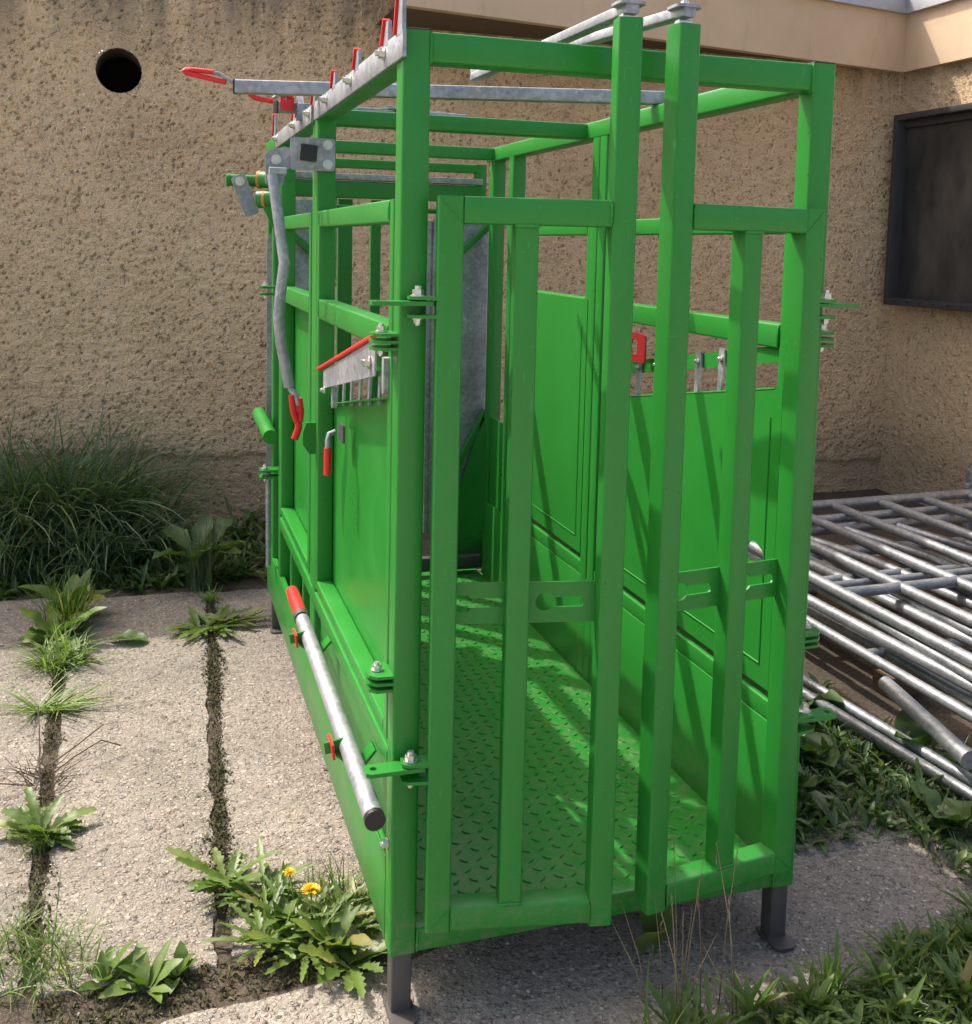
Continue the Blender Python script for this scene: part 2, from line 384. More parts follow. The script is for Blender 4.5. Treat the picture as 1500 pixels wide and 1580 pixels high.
# posts
for sd_ in (0, 1):
    po = MB().bar((X(sd_, T/2), T/2, 0), (X(sd_, T/2), T/2, H), T, T, rad=.007).build('frame_post', GREEN, root)
    MB().box((X(sd_, .003), .003, H), (X(sd_, T-.003), T-.003, H+.004)).build('post_cap', BLACK, po)
    MB().bar((X(sd_, .03), 1.20, .05), (X(sd_, .03), 1.20, 1.942), .058, .058, rad=.006).build('frame_post', GREEN, root)
    MB().bar((X(sd_, .031), 1.263, .05), (X(sd_, .031), 1.263, 1.942), .056, .058, rad=.006).build('frame_post', GREEN, root)
    m = MB().bar((X(sd_, .03), 2.17, .05), (X(sd_, .03), 2.17, 1.942), .058, .058, rad=.006)
    m.build('frame_post', GREEN, root)
    MB().bar((X(sd_, .03), 2.44, .05), (X(sd_, .03), 2.44, 1.942), .058, .058, rad=.006).build('frame_post', GREEN, root)
    ye = 2.72 if sd_ == 0 else 2.52
    m = MB().bar((X(sd_, T/2), T+.001, 1.97), (X(sd_, T/2), ye, 1.97), T, T, rad=.007)
    m.bead((X(sd_, T+.001), T, 1.945), (X(sd_, T+.001), T, 1.995)); m.build('top_rail', GREEN, root)
    # base channel and lower frame rail
    m = MB().box((X(sd_, .0), T+.001, 0), (X(sd_, .006), 2.62, .20)).box((X(sd_, .006), T+.001, .0), (X(sd_, .06), 2.62, .007))
    m.box((X(sd_, .006), T+.001, .193), (X(sd_, .022), 2.62, .20))
    m.build('base_channel', GREEN, root)
    m = MB().bar((X(sd_, .0275), T+.001, .425), (X(sd_, .0275), 2.14, .425), .055, .05, rad=.006)
    m.build('lower_rail', GREEN, root)
    # skirt panel (flush in front, set back with ribs behind)
    MB().box((X(sd_, .020), T, .195), (X(sd_, .026), 1.17, .40)).build('skirt_panel', GREEN, root)
    MB().box((X(sd_, .052), 1.17, .02), (X(sd_, .058), 2.45, .40)).build('skirt_panel', GREEN, root)
    MB().box((X(sd_, .050), T, .02), (X(sd_, .058), 1.17, .40)).build('skirt_panel', GREEN, root)
    for yy in (1.52, 1.86): MB().bar((X(sd_, .03), yy, .195), (X(sd_, .03), yy, .40), .04, .03).build('skirt_rib', GREEN, root)
# cross beams
m = MB().bar((T, .031, 1.968), (W-T, .031, 1.968), .056, .062, rad=.007)
for xx in (T, W-T): m.bead((xx, .002, 1.935), (xx, .002, 1.999), .0048); m.bead((xx, .004, 1.936), (xx, .055, 1.936), .0045)
m.build('front_beam', GREEN, root)
MB().bar((T, 1.37, 1.97), (W-T, 1.37, 1.97), .056, .052, rad=.006).build('cross_beam', GREEN, root)
MB().bar((T, 2.43, 1.97), (W-T, 2.43, 1.97), .056, .052, rad=.006).build('cross_beam', GREEN, root)
m = MB().bar((T, .03, .028), (W-T, .03, .028), .058, .055, rad=.005)
m.bead((T+.001, -.001, .002), (T+.001, -.001, .053), .003); m.bead((W-T-.001, -.001, .002), (W-T-.001, -.001, .053), .003)
m.build('base_beam', GREEN, root)
MB().bar((T, 2.59, .028), (W-T, 2.59, .028), .058, .055).build('base_beam', GREEN, root)
# floor plate with raised tread
m = MB().box((.058, .062, .034), (W-.058, 2.56, .042))
def tear(mb, x, y, a, ln=.031, wd=.0085, h=.0032, z=.0422):
    ca, sa = math.cos(a), math.sin(a); ps = []
    prof = [(-1, .0), (-.55, .8), (0, 1.0), (.55, .8), (1, 0)]
    top = [(-.6, .0), (-.3, .45), (0, .5), (.3, .45), (.6, 0)]
    low = [(p[0]*ln/2, p[1]*wd/2) for p in prof]+[(p[0]*ln/2, -p[1]*wd/2) for p in prof[-2:0:-1]]
    hi = [(p[0]*ln/2, p[1]*wd/2) for p in top]+[(p[0]*ln/2, -p[1]*wd/2) for p in top[-2:0:-1]]
    cv = lambda p, zz: (x+p[0]*ca-(p[1]+p[0]*p[0]*9)*sa, y+p[0]*sa+(p[1]+p[0]*p[0]*9)*ca, zz)
    n = len(low)
    mb.add([cv(p, z-.0008) for p in low]+[cv(p, z+h) for p in hi], [(i, (i+1) % n, n+(i+1) % n, n+i) for i in range(n)]+[tuple(range(n, 2*n))])
sp = .041
for i in range(int(.89/sp)):
    for j in range(int(2.45/sp)):
        tear(m, .075+i*sp, .08+j*sp, (PI/4 if (i+j) % 2 else -PI/4))
m.build('floor_plate', GREEN, root)
# feet
for (fx, fy) in ((.03, .035), (W-.03, .035), (.03, 2.50), (W-.03, 2.50)):
    ft = MB().bar((fx, fy, GZ+.008), (fx, fy, 0.0), .046, .046, rad=.004).build('foot', STEEL, root)
    MB().plate([(-.03, -.055), (-.018, -.068), (.018, -.068), (.03, -.055), (.03, .03), (-.03, .03)], [], (fx, fy, GZ+.004), (1, 0, 0), (0, 1, 0), .008).build('foot_plate', STEEL, ft)

# ---- side gates and their sheets
def side(sd_):
    x = lambda v: X(sd_, v)
    sg = 1 if sd_ == 0 else -1
    # rear side gate
    m = MB()
    y0, y1 = 1.300, 2.132
    for yy in (y0+.02, y1-.02): m.bar((x(.025), yy, .47), (x(.025), yy, 1.66), .038, .05, (1, 0, 0), rad=.005)
    for z0, z1 in ((.472, .50), (1.33, 1.39), (1.61, 1.66)):
        m.bar((x(.025), y0+.041, (z0+z1)/2), (x(.025), y1-.041, (z0+z1)/2), .05, z1-z0, rad=.005)
    g = m.build('side_gate', GREEN, root)
    MB().plate([(y0+.004, .475), (y1-.004, .475), (y1-.004, 1.385), (y0+.004, 1.385)], [], (x(.053), 0, 0), (0, 1, 0), (0, 0, 1), .004).build('gate_sheet', GREEN, g)
    ln = MB()     # pressed stiffening rib round the sheet
    for a, b in (((y0+.05, .53), (y1-.05, .53)), ((y0+.05, .53), (y0+.05, 1.29)), ((y1-.05, .53), (y1-.05, 1.29))):
        ln.tube([(x(.055), a[0], a[1]), (x(.055), b[0], b[1])], .003, 6)
    ln.build('pressed_rib', GREEN, g)
    # front side gate
    m = MB(); y0, y1 = .067, 1.160
    for yy in (y0+.02, y1-.02): m.bar((x(.025), yy, .47), (x(.025), yy, 1.66), .038, .05, (1, 0, 0), rad=.005)
    for z0, z1 in ((.472, .50), (1.33, 1.39), (1.61, 1.66)):
        m.bar((x(.025), y0+.041, (z0+z1)/2), (x(.025), y1-.041, (z0+z1)/2), .05, z1-z0, rad=.005)
    for zz0, zz1 in ((1.335, 1.385), (1.615, 1.655)):
        for yq in (y0+.041, y1-.041):
            m.bead((x(.0), yq, zz0), (x(.0), yq, zz1), .0042); m.bead((x(.052), yq, zz0), (x(.052), yq, zz1), .0042)
            m.bead((x(.004), yq, zz1+.003), (x(.046), yq, zz1+.003), .004)
    g = m.build('side_gate', GREEN, root)
    hole = [keyhole(.215, .855, 1, .026, .014, .045)] if sd_ == 0 else [[(.175+p[0], .80+p[1]) for p in circ(0, 0, .022)][::1]]
    if sd_ == 1:
        hole = [[(.165+.036*math.cos(a)*(1.25 if math.cos(a) < -.7 else 1), .80+.032*math.sin(a)) for a in [2*PI*k/22 for k in range(22)]]]
    zt = lambda y: 1.236-(y-.08)*.165
    out = [(y0+.004, .475), (y1-.004, .475), (y1-.004, zt(y1)), (y0+.004, zt(y0))]
    MB().plate(out, hole, (x(.053), 0, 0), (0, 1, 0), (0, 0, 1), .004).build('gate_sheet', GREEN, g)
    ln = MB().bar((x(.045), y0+.04, zt(y0+.04)), (x(.045), y1-.04, zt(y1-.04)), .022, .006, rad=.002)
    for a, b in (((y0+.05, .53), (y1-.05, .53)), ((y0+.05, .53), (y0+.05, 1.16)), ((y1-.05, .53), (y1-.05, 1.02))):
        ln.tube([(x(.055), a[0], a[1]), (x(.055), b[0], b[1])], .003, 6)
    ln.build('pressed_rib', GREEN, g)
    # sloping notched strip and galvanised locking fingers above the sheet
    zs = lambda y: 1.318-(y-.11)*.155
    MB().plate([(.10, zs(.10)-.021), (1.12, zs(1.12)-.021), (1.12, zs(1.12)+.021), (.10, zs(.10)+.021)], [], (x(.035), 0, 0), (0, 1, 0), (0, 0, 1), .005).build('finger_strip', GREEN, root)
    for k in range(7):
        yy = .255+k*.128
        fg = MB()
        pr = [(-.015, .028), (.013, .028), (.016, -.02), (.006, -.055), (-.002, -.105), (-.020, -.105), (-.017, -.05)]
        fg.plate([(yy-p[0], zs(yy)+p[1]) for p in pr], [], (x(.043), 0, 0), (0, 1, 0), (0, 0, 1), .006)
        fo = fg.build('locking_finger', GALV, root)
        bolt(fo, (x(.047), yy, zs(yy)), (sg, 0, 0), .008)
    # hinges at the front post: stacked ears with a pin
    for zz in (.623, 1.362):
        h = MB()
        for dz in (-.016, -.001, .014):
            h.plate([(-.01, -.05), (.0, -.052), (.036, -.05), (.05, -.036), (.054, -.012), (.05, .012), (.036, .026), (.0, .03), (-.01, .03)], [],
                    (x(.0), .055, zz+dz), (-sg, 0, 0), (0, 1, 0), .0065)
        ho = h.build('gate_hinge', GREEN, root)
        bolt(ho, (x(-.028), .045, zz+.018), (0, 0, 1), .012); bolt(ho, (x(-.028), .045, zz-.020), (0, 0, -1), .009)
for k in (0, 1): side(k)
# lift handle on the left front gate
h = MB().tube([(-.0, .79, 1.035), (-.018, .785, 1.03), (-.022, .78, 1.015), (-.022, .78, .99)], .008, 10)
ho = h.build('lift_handle', GALV, root)
MB().tube([(-.022, .78, .992), (-.022, .78, .915)], .011, 12).build('red_grip', RED, ho)
MB().plate(rrect(.76, 1.005, .84, 1.055, .008), [], (.020, 0, 0), (0, 1, 0), (0, 0, 1), .006).build('handle_plate', STEEL, ho)
# slanted galvanised cover with red edge (left)
m = MB().plate([(.13, 1.275), (.86, 1.150), (.86, 1.200), (.13, 1.357)], [], (-.022, 0, 0), (0, 1, 0), (0, 0, 1), .004)
m.bar((-.012, .10, 1.28), (.0, .10, 1.28), .02, .08)
m.bar((-.012, .78, 1.135), (.0, .78, 1.135), .02, .06)
cv = m.build('slide_cover', GALV, root)
MB().bar((-.024, .14, 1.362), (-.024, .94, 1.196), .014, .010, rad=.003).build('red_edge', RED, cv)
bolt(cv, (-.026, .18, 1.30), (-1, 0, 0), .013); bolt(cv, (-.026, .82, 1.150), (-1, 0, 0), .009)
# red latch plate (right), its red darkened to paint in shade
MB().plate(rrect(.80, 1.215, .955, 1.305, .016), [[(.855, 1.24), (.875, 1.235), (.895, 1.24), (.905, 1.26), (.895, 1.28), (.875, 1.285), (.855, 1.28)]], (.955, 0, 0), (0, 1, 0), (0, 0, 1), .006).build('latch_plate', simple('red_with_painted_shade', (.26, .010, .014), .4), root)

# ---- notched rack along the left top rail
m = MB().box((-.0085, -.035, 1.938), (-.001, 1.19, 1.993)).box((-.0085, 1.25, 1.938), (-.001, 2.26, 1.993))
rk = m.build('notched_rack', GALV, root)
def lug(y, h, wd=.05):
    m = MB().plate([(y-wd*.2, 1.985), (y+wd*.8, 1.985), (y+wd*.25, 1.985+h), (y-wd*.2, 1.985+h)], [], (-.005, 0, 0), (0, 1, 0), (0, 0, 1), .008)
    o = m.build('rack_tooth', GALV, root)
    MB().plate([(y+wd*.30, 1.99+h), (y+wd*.9, 1.99), (y+wd*1.0, 1.99), (y+wd*.4, 1.994+h)], [], (-.007, 0, 0), (0, 1, 0), (0, 0, 1), .016).build('red_edge', RED, o)
for y, h in ((-.02, .105), (.115, .05), (.455, .045), (.80, .043), (1.18, .042), (1.56, .075), (1.66, .05), (2.28, .085)): lug(y, h)
for y in (.143, .553, .941, 1.30, 1.673, 2.203): bolt(rk, (-.009, y, 1.972), (-1, 0, 0), .013)

# ---- the two tall front gates, half open towards the viewer
ZB, ZT = .083, 1.665
def front_gate(hx, ang, sg, wfree, hbar):
    """hx hinge-side outer x; sg=+1 left gate; local s runs from hinge to the free end"""
    ca, sa = math.cos(ang), math.sin(ang)
    o = Vector((hx, -.032, 0)); ex = Vector((sg*ca, -sa, 0)); ey = Vector((sg*sa, ca, 0))   # ey: towards the back
    P = lambda s, t, z: o+ex*s+ey*t+Vector((0, 0, z))
    w_ = .054; L = wfree
    m = MB(); up = tuple(ey)
    m.bar(P(w_/2, 0, ZB), P(w_/2, 0, ZT), w_, .056, up, .006)
    m.bar(P(w_, 0, ZT-.028), P(L-.0525, 0, ZT-.028), .056, .056, (0, 0, 1), .006)
    m.bar(P(w_, 0, ZB+.027), P(L-.0525, 0, ZB+.027), .056, .054, (0, 0, 1), .006)
    m.bar(P(L-.026, 0, ZB-.006), P(L-.026, 0, 2.035), .052, .056, up, .006)
    m.bead(P(L-.054, -.029, ZT-.004), P(L-.054, -.029, ZT-.05), .0035); m.bead(P(L-.054, -.029, ZB+.002), P(L-.054, -.029, ZB+.05), .003)
    m.bead(P(.004, -.0285, ZT-.004), P(w_-.002, -.0285, ZT-.054), .0016); m.bead(P(.004, -.0285, ZB+.004), P(w_-.002, -.0285, ZB+.050), .0016)
    g = m.build('front_gate', GREEN, root)
    b = MB().bar(P(hbar, 0, ZB+.054), P(hbar, 0, ZT-.056), .05, .05, up, .006)
    b.bead(P(hbar-.027, -.026, ZT-.057), P(hbar+.027, -.026, ZT-.057), .005); b.bead(P(hbar-.026, -.026, ZB+.055), P(hbar+.026, -.026, ZB+.055), .004)
    b.build('gate_bar', GREEN, g)
    # keyhole plates either side of the bar
    for (s0, s1, fl) in ((w_, hbar-.025, 1), (hbar+.025, L-.052, 1)):
        mid = (s0+s1)/2
        hl = keyhole(mid-.035*sg, .80, sg, .021, .011, .085) if s1-s0 > .10 else keyhole(mid-.02*sg, .80, sg, .017, .009, .05)
        pl = MB().plate([(s0, .755), (s1, .755), (s1, .845), (s0, .845)], [hl], P(0, .018, 0), ex, (0, 0, 1), .006)
        pl.build('keyhole_plate', GREEN, g)
    # hinge ears
    for zz in (1.438, .442):
        e = MB()
        for dz in (.018, -.020):
            e.plate([(-.055, -.018), (-.045, -.025), (.002, -.025), (.002, .02), (-.05, .02), (-.058, .01)], [], P(0, -.002, zz+dz), ex, ey, .007)
        eo = e.build('hinge_ear', GREEN, g)
        bolt(eo, P(-.036, -.004, zz+.0215), (0, 0, 1), .014); bolt(eo, P(-.036, -.004, zz-.024), (0, 0, -1), .010)
    # broken weld and cap on top of the tall stile
    c = MB().box(P(L-.04, -.012, 2.035), P(L-.012, .014, 2.045)); c.build('weld_cap', LF_DRY if False else ZINC, g)
    return P(L-.026, 0, 2.055)
pl_ = front_gate(.069, math.radians(10.2), 1, .413, .185)
pr_ = front_gate(.971, math.radians(8.8), -1, .420, .200)
# straps bolted across the posts
for sgn, px in ((1, 0.0), (-1, W)):
    for zz in (1.445, .449):
        s_ = MB().plate([(-.066, -.018), (-.056, -.024), (.060, -.024), (.066, -.018), (.066, .016), (.060, .022), (-.056, .022), (-.066, .016)], [circ(-.048, 0, .008, 12)],
                        (px, -.027, zz), (sgn, 0, 0), (0, 1, 0), .009)
        s_.build('hinge_strap', GREEN, root)

# ---- control bars over the top
A, B = Vector((-.245, 1.17, 2.022)), Vector((1.085, .80, 2.022))
cb = MB().bar(A, B, .036, .040, rad=.005).build('control_bar', GALV, root)
dn = (B-A).normalized()
for p, s_ in ((A, -1), (B, 1)): MB().bar(p+dn*s_*.0, p+dn*s_*.005, .038, .042, rad=.003).build('end_cap', BLACK, cb)
def loop_handle(p, d, up, ln, parent, rad=.006):
    p, d, up = Vector(p), Vector(d).normalized(), Vector(up); q = d.cross(up).normalized()
    MB().tube([p, p+d*.02+up*.012, p+d*.05+up*.03, p+d*.075+up*.032], rad, 10).build('handle_rod', GALV, parent)
    c = [p+d*.065+up*.033, p+d*(ln*.78)+up*.038, p+d*(ln*.95)+up*.039, p+d*ln+up*.034, p+d*(ln*.95)+up*.029, p+d*(ln*.7)+up*.021, p+d*(ln*.4)+up*.011, p+d*.03+up*.004]
    MB().tube(c, rad*1.3, 10).build('red_grip', RED, parent)
loop_handle(A+Vector((0, 0, .008)), -dn, Vector((0, 0, 1)), .155, cb)
piv = Vector((.43, .93, 2.062))
for q, nm in ((pl_, 0), (pr_, 1)):
    q = q+Vector((0, 0, .006*nm)); m = MB().bar(q-(piv-q).normalized()*.02, piv+Vector((0, 0, .012*nm)), .030, .022, rad=.003)
    lk = m.build('link_arm', GALV, root); 
    MB().plate(rrect(-.03, -.028, .03, .03, .012), [], q+Vector((0, 0, .010)), (1, 0, 0), (0, 1, 0), .006).build('pivot_plate', GALV, lk)
    bolt(lk, q+Vector((0, 0, .013)), (0, 0, 1), .010)
bolt(root, piv+Vector((0, 0, .02)), (0, 0, 1), .012)
# rear control bar
A2, B2 = Vector((-.085, 1.50, 2.012)), Vector((-.02, 1.50, 2.012))
c2 = MB().bar((-.085, 1.52, 2.012), (.60, 1.62, 2.018), .034, .036, rad=.004).build('control_bar', GALV, root)
MB().bar((-.091, 1.519, 2.012), (-.085, 1.52, 2.012), .038, .040, rad=.004).build('end_cap', BLACK, c2)
MB().box((-.075, 1.515, 2.0), (-.030, 1.498, 2.045)).build('red_sleeve', RED, c2)
MB().tube([(-.06, 1.50, 2.034), (-.055, 1.50, 2.046), (-.075, 1.50, 2.052), (-.10, 1.50, 2.038)], .006, 10).build('handle_rod', GALV, c2)
MB().tube([(-.035, 1.49, 2.046), (-.075, 1.49, 2.058), (-.125, 1.49, 2.064), (-.170, 1.49, 2.052), (-.176, 1.49, 2.044), (-.160, 1.49, 2.034), (-.10, 1.49, 2.026)], .0085, 10).build('red_grip', RED, c2)
MB().bar((.28, 1.50, 2.03), (.60, 1.80, 2.055), .03, .010, rad=.002).build('link_arm', GALV, root)
MB().plate([(-.01, -.03), (.045, -.03), (.045, .05), (.02, .055), (-.01, .02)], [], (-.012, 1.47, 2.0), (0, 1, 0), (0, 0, 1), .02).build('rack_block', GALV, root)

# ---- crank, socket plate and lever on the left mid post
yp = 1.158
mp_ = MB().plate(rrect(-.084, 1.783, .053, 1.882, .01), [], (0, yp, 0), (1, 0, 0), (0, 0, 1), .006).build('socket_plate', GALV, root)
for bx, bz in ((.030, 1.862), (.030, 1.803)): bolt(mp_, (bx, yp-.004, bz), (0, -1, 0), .013)
MB().tube([(-.030, yp+.0, 1.835), (-.030, yp-.006, 1.835)], .036, 20).build('socket_ring', GALV, mp_)
MB().bar((-.030, yp+.1, 1.835), (-.030, yp-.012, 1.835), .046, .046, (.1, 0, 1), rad=.003).build('socket_tube', GREEN, mp_)
MB().bar((-.030, yp-.013, 1.835), (-.030, yp-.022, 1.835), .050, .050, (.1, 0, 1), rad=.004).build('socket_cap', BLACK, mp_)
ck = MB().plate([(-.158, 1.74), (-.150, 1.735), (-.105, 1.735), (-.098, 1.78), (-.080, 1.79), (-.080, 1.848), (-.10, 1.852), (-.146, 1.84), (-.158, 1.825)], [circ(-.120, 1.772, .006, 10)], (0, yp+.008, 0), (1, 0, 0), (0, 0, 1), .008).build('crank_plate', GALV, root)
bolt(ck, (-.126, yp+.003, 1.812), (0, -1, 0), .013)
lv = [(-.140, 1.13, 1.765), (-.132, 1.12, 1.700), (-.118, 1.10, 1.58), (-.108, 1.09, 1.500), (-.118, 1.09, 1.42), (-.125, 1.09, 1.34), (-.118, 1.09, 1.26), (-.100, 1.09, 1.17), (-.092, 1.09, 1.125)]
m = MB().tube(lv, .0165, 14); m.bar((-.15, 1.13, 1.775), (-.10, 1.13, 1.775), .03, .022); m.bar((-.145, 1.13, 1.78), (-.138, 1.13, 1.70), .012, .02)
le = m.build('lever', GALV, root)
MB().tube([(-.092, 1.09, 1.13), (-.086, 1.085, 1.115), (-.074, 1.08, 1.10), (-.066, 1.08, 1.07)], .010, 10).build('handle_rod', GALV, le)
MB().tube([(-.086, 1.08, 1.10), (-.080, 1.08, 1.05), (-.070, 1.08, 1.02), (-.060, 1.08, 1.02), (-.058, 1.08, 1.05), (-.064, 1.08, 1.09)], .0105, 10).build('red_grip', RED, le)
MB().tube([(-.066, 1.08, 1.02), (-.064, 1.08, 1.00), (-.076, 1.08, .965)], .0115, 10).build('red_grip', RED, le)
MB().plate([(-.04, .97), (-.03, 1.0), (0.0, 1.0), (0, .90), (-.02, .90), (-.04, .93)], [], (0, 1.165, 0), (1, 0, 0), (0, 0, 1), .01).build('lever_catch', GREEN, root)

# ---- rear left rollers, bearings and link
m = MB().tube([(-.20, 2.30, 1.806), (.02, 2.30, 1.806)], .024, 18); m.tube([(-.195, 2.30, 1.806), (-.187, 2.30, 1.806)], .027, 18)
m.tube([(-.06, 2.27, 1.812), (.03, 2.20, 1.80)], .034, 18)
m.tube([(-.075, 2.25, 1.73), (.02, 2.2, 1.74)], .036, 18)
ro = m.build('roller', GREEN, root)
m = MB().tube([(-.075, 2.285, 1.811), (-.063, 2.28, 1.811)], .036, 18); m.tube([(-.055, 2.24, 1.732), (-.045, 2.235, 1.732)], .0375, 18); m.build('bearing_ring', RUST, ro)
lk = MB().plate(rrect(-.03, -.085, .03, .085, .015), [], (-.128, 2.255, 1.745), (.92, 0, .36), (-.36, 0, .92), .010).build('link_plate', GALV, root)
bolt(lk, (-.150, 2.248, 1.80), (0, -1, 0), .016)
m = MB().plate([(0, 1.70), (-.07, 1.70), (-.03, 1.62), (0, 1.55)], [], (0, 2.16, 0), (1, 0, 0), (0, 0, 1), .01); m.build('bearing_gusset', GREEN, root)
MB().tube([(-.038, 2.62, .80), (-.030, 2.22, .765)], .030, 18).build('spring_housing', GREEN, root)
for zz in (1.362, .60):
    m = MB()
    for dz in (-.014, .014): m.plate([(-.06, -.03), (-.05, -.04), (.03, -.04), (.03, .03), (-.05, .03)], [], (-.01, 2.30, zz+dz), (1, 0, 0), (0, 1, 0), .009)
    ho = m.build('gate_hinge', GREEN, root); bolt(ho, (-.045, 2.29, zz+.02), (0, 0, 1), .013); bolt(ho, (-.045, 2.29, zz-.02), (0, 0, -1), .009)
MB().tube([(-.030, 2.30, .60), (-.028, 2.30, .20)], .011, 10).build('latch_rod', GALV, root)
MB().plate([(-.002, .25), (.045, .25), (.045, 1.62), (.03, 1.62), (-.002, 1.57)], [], (0, 2.648, 0), (1, 0, 0), (0, 0, 1), .004).build('guard_sheet', GALV, root)

# ---- head gate at the far end
hg = MB().bar((.06, 2.60, 1.80), (.965, 2.60, 1.80), .05, .075, rad=.005)
hg.bar((.03, 2.68, .05), (.03, 2.68, 1.94), .05, .05); hg.bar((.985, 2.68, .05), (.985, 2.68, 1.94), .05, .05)
hg.bar((.06, 2.68, 1.92), (.96, 2.68, 1.92), .05, .04); hg.tube([(.06, 2.62, 1.725), (.965, 2.62, 1.715)], .012, 10)
hgo = hg.build('head_gate_frame', GREEN, root)
MB().box((.06, 2.566, 1.842), (.965, 2.63, 1.868)).build('slide_track', GALV, hgo)
for xx, ww in ((.345, .065), (.485, .045), (.59, .05)):
    MB().bar((xx, 2.66, .62), (xx, 2.66, 1.76), ww, .04, rad=.004).build('head_gate_bar', GREEN, root)
m = MB().tube([(.280, 2.60, 1.78), (.280, 2.60, 1.45), (.270, 2.60, 1.35), (.240, 2.60, 1.2), (.235, 2.60, .9), (.27, 2.6, .6), (.27, 2.6, .2)], .019, 12)
m.build('head_bail_tube', GALV, root)
# bail doors: sheet between an arched tube and the side, closed below by slanted panels
for s0, s1 in ((.738, .998), (.287, .030)):
    sgx = 1 if s1 > s0 else -1
    MB().plate([(s0, .22), (s1, .22), (s1, 1.70), (s1-sgx*.03, 1.745), (s0+sgx*.05, 1.75), (s0+sgx*.015, 1.72), (s0, 1.68)], [], (0, 2.575, 0), (1, 0, 0), (0, 0, 1), .004).build('bail_sheet', GALV, root)
    MB().bar((s1, 2.55, 1.66), (s0+sgx*.02, 2.55, 1.44), .03, .03).build('bail_brace', GREEN, root)
    MB().bar((s1, 2.552, .80), (s0+sgx*.03, 2.552, .36), .03, .03).build('bail_brace', GREEN, root)
    MB().plate([(s0+sgx*.05, .05), (s1, .05), (s1, .77), (s1-sgx*.02, .77), (s0+sgx*.06, .20)], [], (0, 2.54, 0), (1, 0, 0), (0, 0, 1), .006).build('head_panel', GREEN, root)
arc = [(.730, 2.60, .22), (.726, 2.60, 1.20), (.728, 2.60, 1.67)]
MB().tube(arc, .016, 12).build('head_bail_tube', GALV, root)
MB().bar((.06, 2.50, .10), (.965, 2.50, .10), .04, .06).build('exit_sill', STEEL, root)
MB().tube([(.02, 2.44, 1.62), (.08, 2.30, 1.63)], .014, 10).build('bumper_knob', BLACK, root)
# end plates closing the rear corners
for sd_ in (0, 1):
    MB().plate([(2.20, .06), (2.44, .06), (2.44, .76), (2.40, .79), (2.20, .79)], [], (X(sd_, .045), 0, 0), (0, 1, 0), (0, 0, 1), .005).build('corner_panel', GREEN, root)

# ---- galvanised locking bar carried on hooks at the left base
lb = MB().tube([(-.062, .98, .428), (-.062, -.11, .391)], .0215, 20).build('locking_bar', GALV, root)
MB().tube([(-.062, -.108, .3911), (-.062, -.122, .3906)], .0222, 20).build('end_cap', BLACK, lb)
MB().tube([(-.062, .99, .428), (-.062, 1.02, .429)], .024, 16).build('grip_collar', STEEL, lb)
MB().tube([(-.062, 1.02, .429), (-.062, 1.18, .4345), (-.062, 1.235, .436), (-.062, 1.245, .4365)], [.0215, .021, .019, .010], 16).build('red_grip', RED, lb)
for yy, zz in ((.85, .424), (.20, .402)):
    hk = [(-.0 , yy, zz-.01), (-.03, yy, zz-.045), (-.062, yy, zz-.035), (-.090, yy, zz-.012), (-.094, yy, zz+.015)]
    m = MB()
    for a, b in zip(hk, hk[1:]): m.bar(a, b, .05, .007, (0, 0, 1), .002)
    h_ = m.build('bar_hook', GREEN, root)
    MB().bar((-.098, yy, zz-.018), (-.102, yy, zz+.018), .062, .006, (1, 0, 0), .002).build('red_edge', RED, h_)
bolt(root, (-.001, .035, .245), (-1, 0, 0), .011)

# ------------------------------------------------------------------ building
def wing_pts(): pass
def grid_wall(name, axis, const, a0, a1, fine0, fine1, z0, z1, step, hole=None, ledge=None):
    def ax(lo, hi, f0, f1, st):
        out = list(np.arange(f0, f1, st))+[f1]
        p = f0
        pre = []
        while p > lo+.01: p = max(lo, p-.25); pre.append(p)
        post = []; p = f1
        while p < hi-.01: p = min(hi, p+.25); post.append(p)
        return np.array(pre[::-1]+out+post)
    A_ = ax(a0, a1, fine0, fine1, step); Z_ = ax(z0, z1, z0, z1, step)
    na, nz = len(A_), len(Z_)
    aa, zz = np.meshgrid(A_, Z_)
    cc = np.full(aa.shape, const, float)
    if ledge:
        lz = ledge(aa)+.012*np.sin(aa*7)+.006*np.sin(aa*23); k = np.clip((lz-zz)/.02, 0, 1); cc = cc+.022*k
    keep = np.ones((nz-1, na-1), bool)
    if hole:
        hx, hz, hr = hole
        dd = np.hypot(aa-hx, zz-hz); ang = np.arctan2(zz-hz, aa-hx)
        near = (dd < hr+step*.75) & (dd > hr-step*.75)
        aa = np.where(near, hx+hr*np.cos(ang), aa); zz = np.where(near, hz+hr*np.sin(ang), zz)
        ca = (aa[:-1, :-1]+aa[1:, 1:])/2; cz = (zz[:-1, :-1]+zz[1:, 1:])/2
        keep = np.hypot(ca-hx, cz-hz) > hr
    V = np.stack([aa, cc, zz] if axis == 'y' else [cc, aa, zz], -1).reshape(-1, 3)
    idx = np.arange(nz*na).reshape(nz, na)
    F = np.stack([idx[:-1, :-1], idx[:-1, 1:], idx[1:, 1:], idx[1:, :-1]], -1)[keep]
    if axis == 'x': F = F[:, ::-1]
    me = bpy.data.meshes.new(name); me.from_pydata(V.tolist(), [], F.tolist()); me.materials.append(WALL)
    me.polygons.foreach_set("use_smooth", [True]*len(me.polygons))
    o = bpy.data.objects.new(name, me); COL.objects.link(o); return o
YW, XW = 4.35, 4.62
bld = empty('rendered_building', (2.5, 4.4, GZ), 'low brown roughcast building with an inner corner behind the crush', 'building')
def adopt(o, p=None):
    p = p or bld; o.parent = p; o.matrix_parent_inverse = Matrix.Translation(p.location).inverted(); return o
HX, HZ, HR = -.657, 2.505, .125
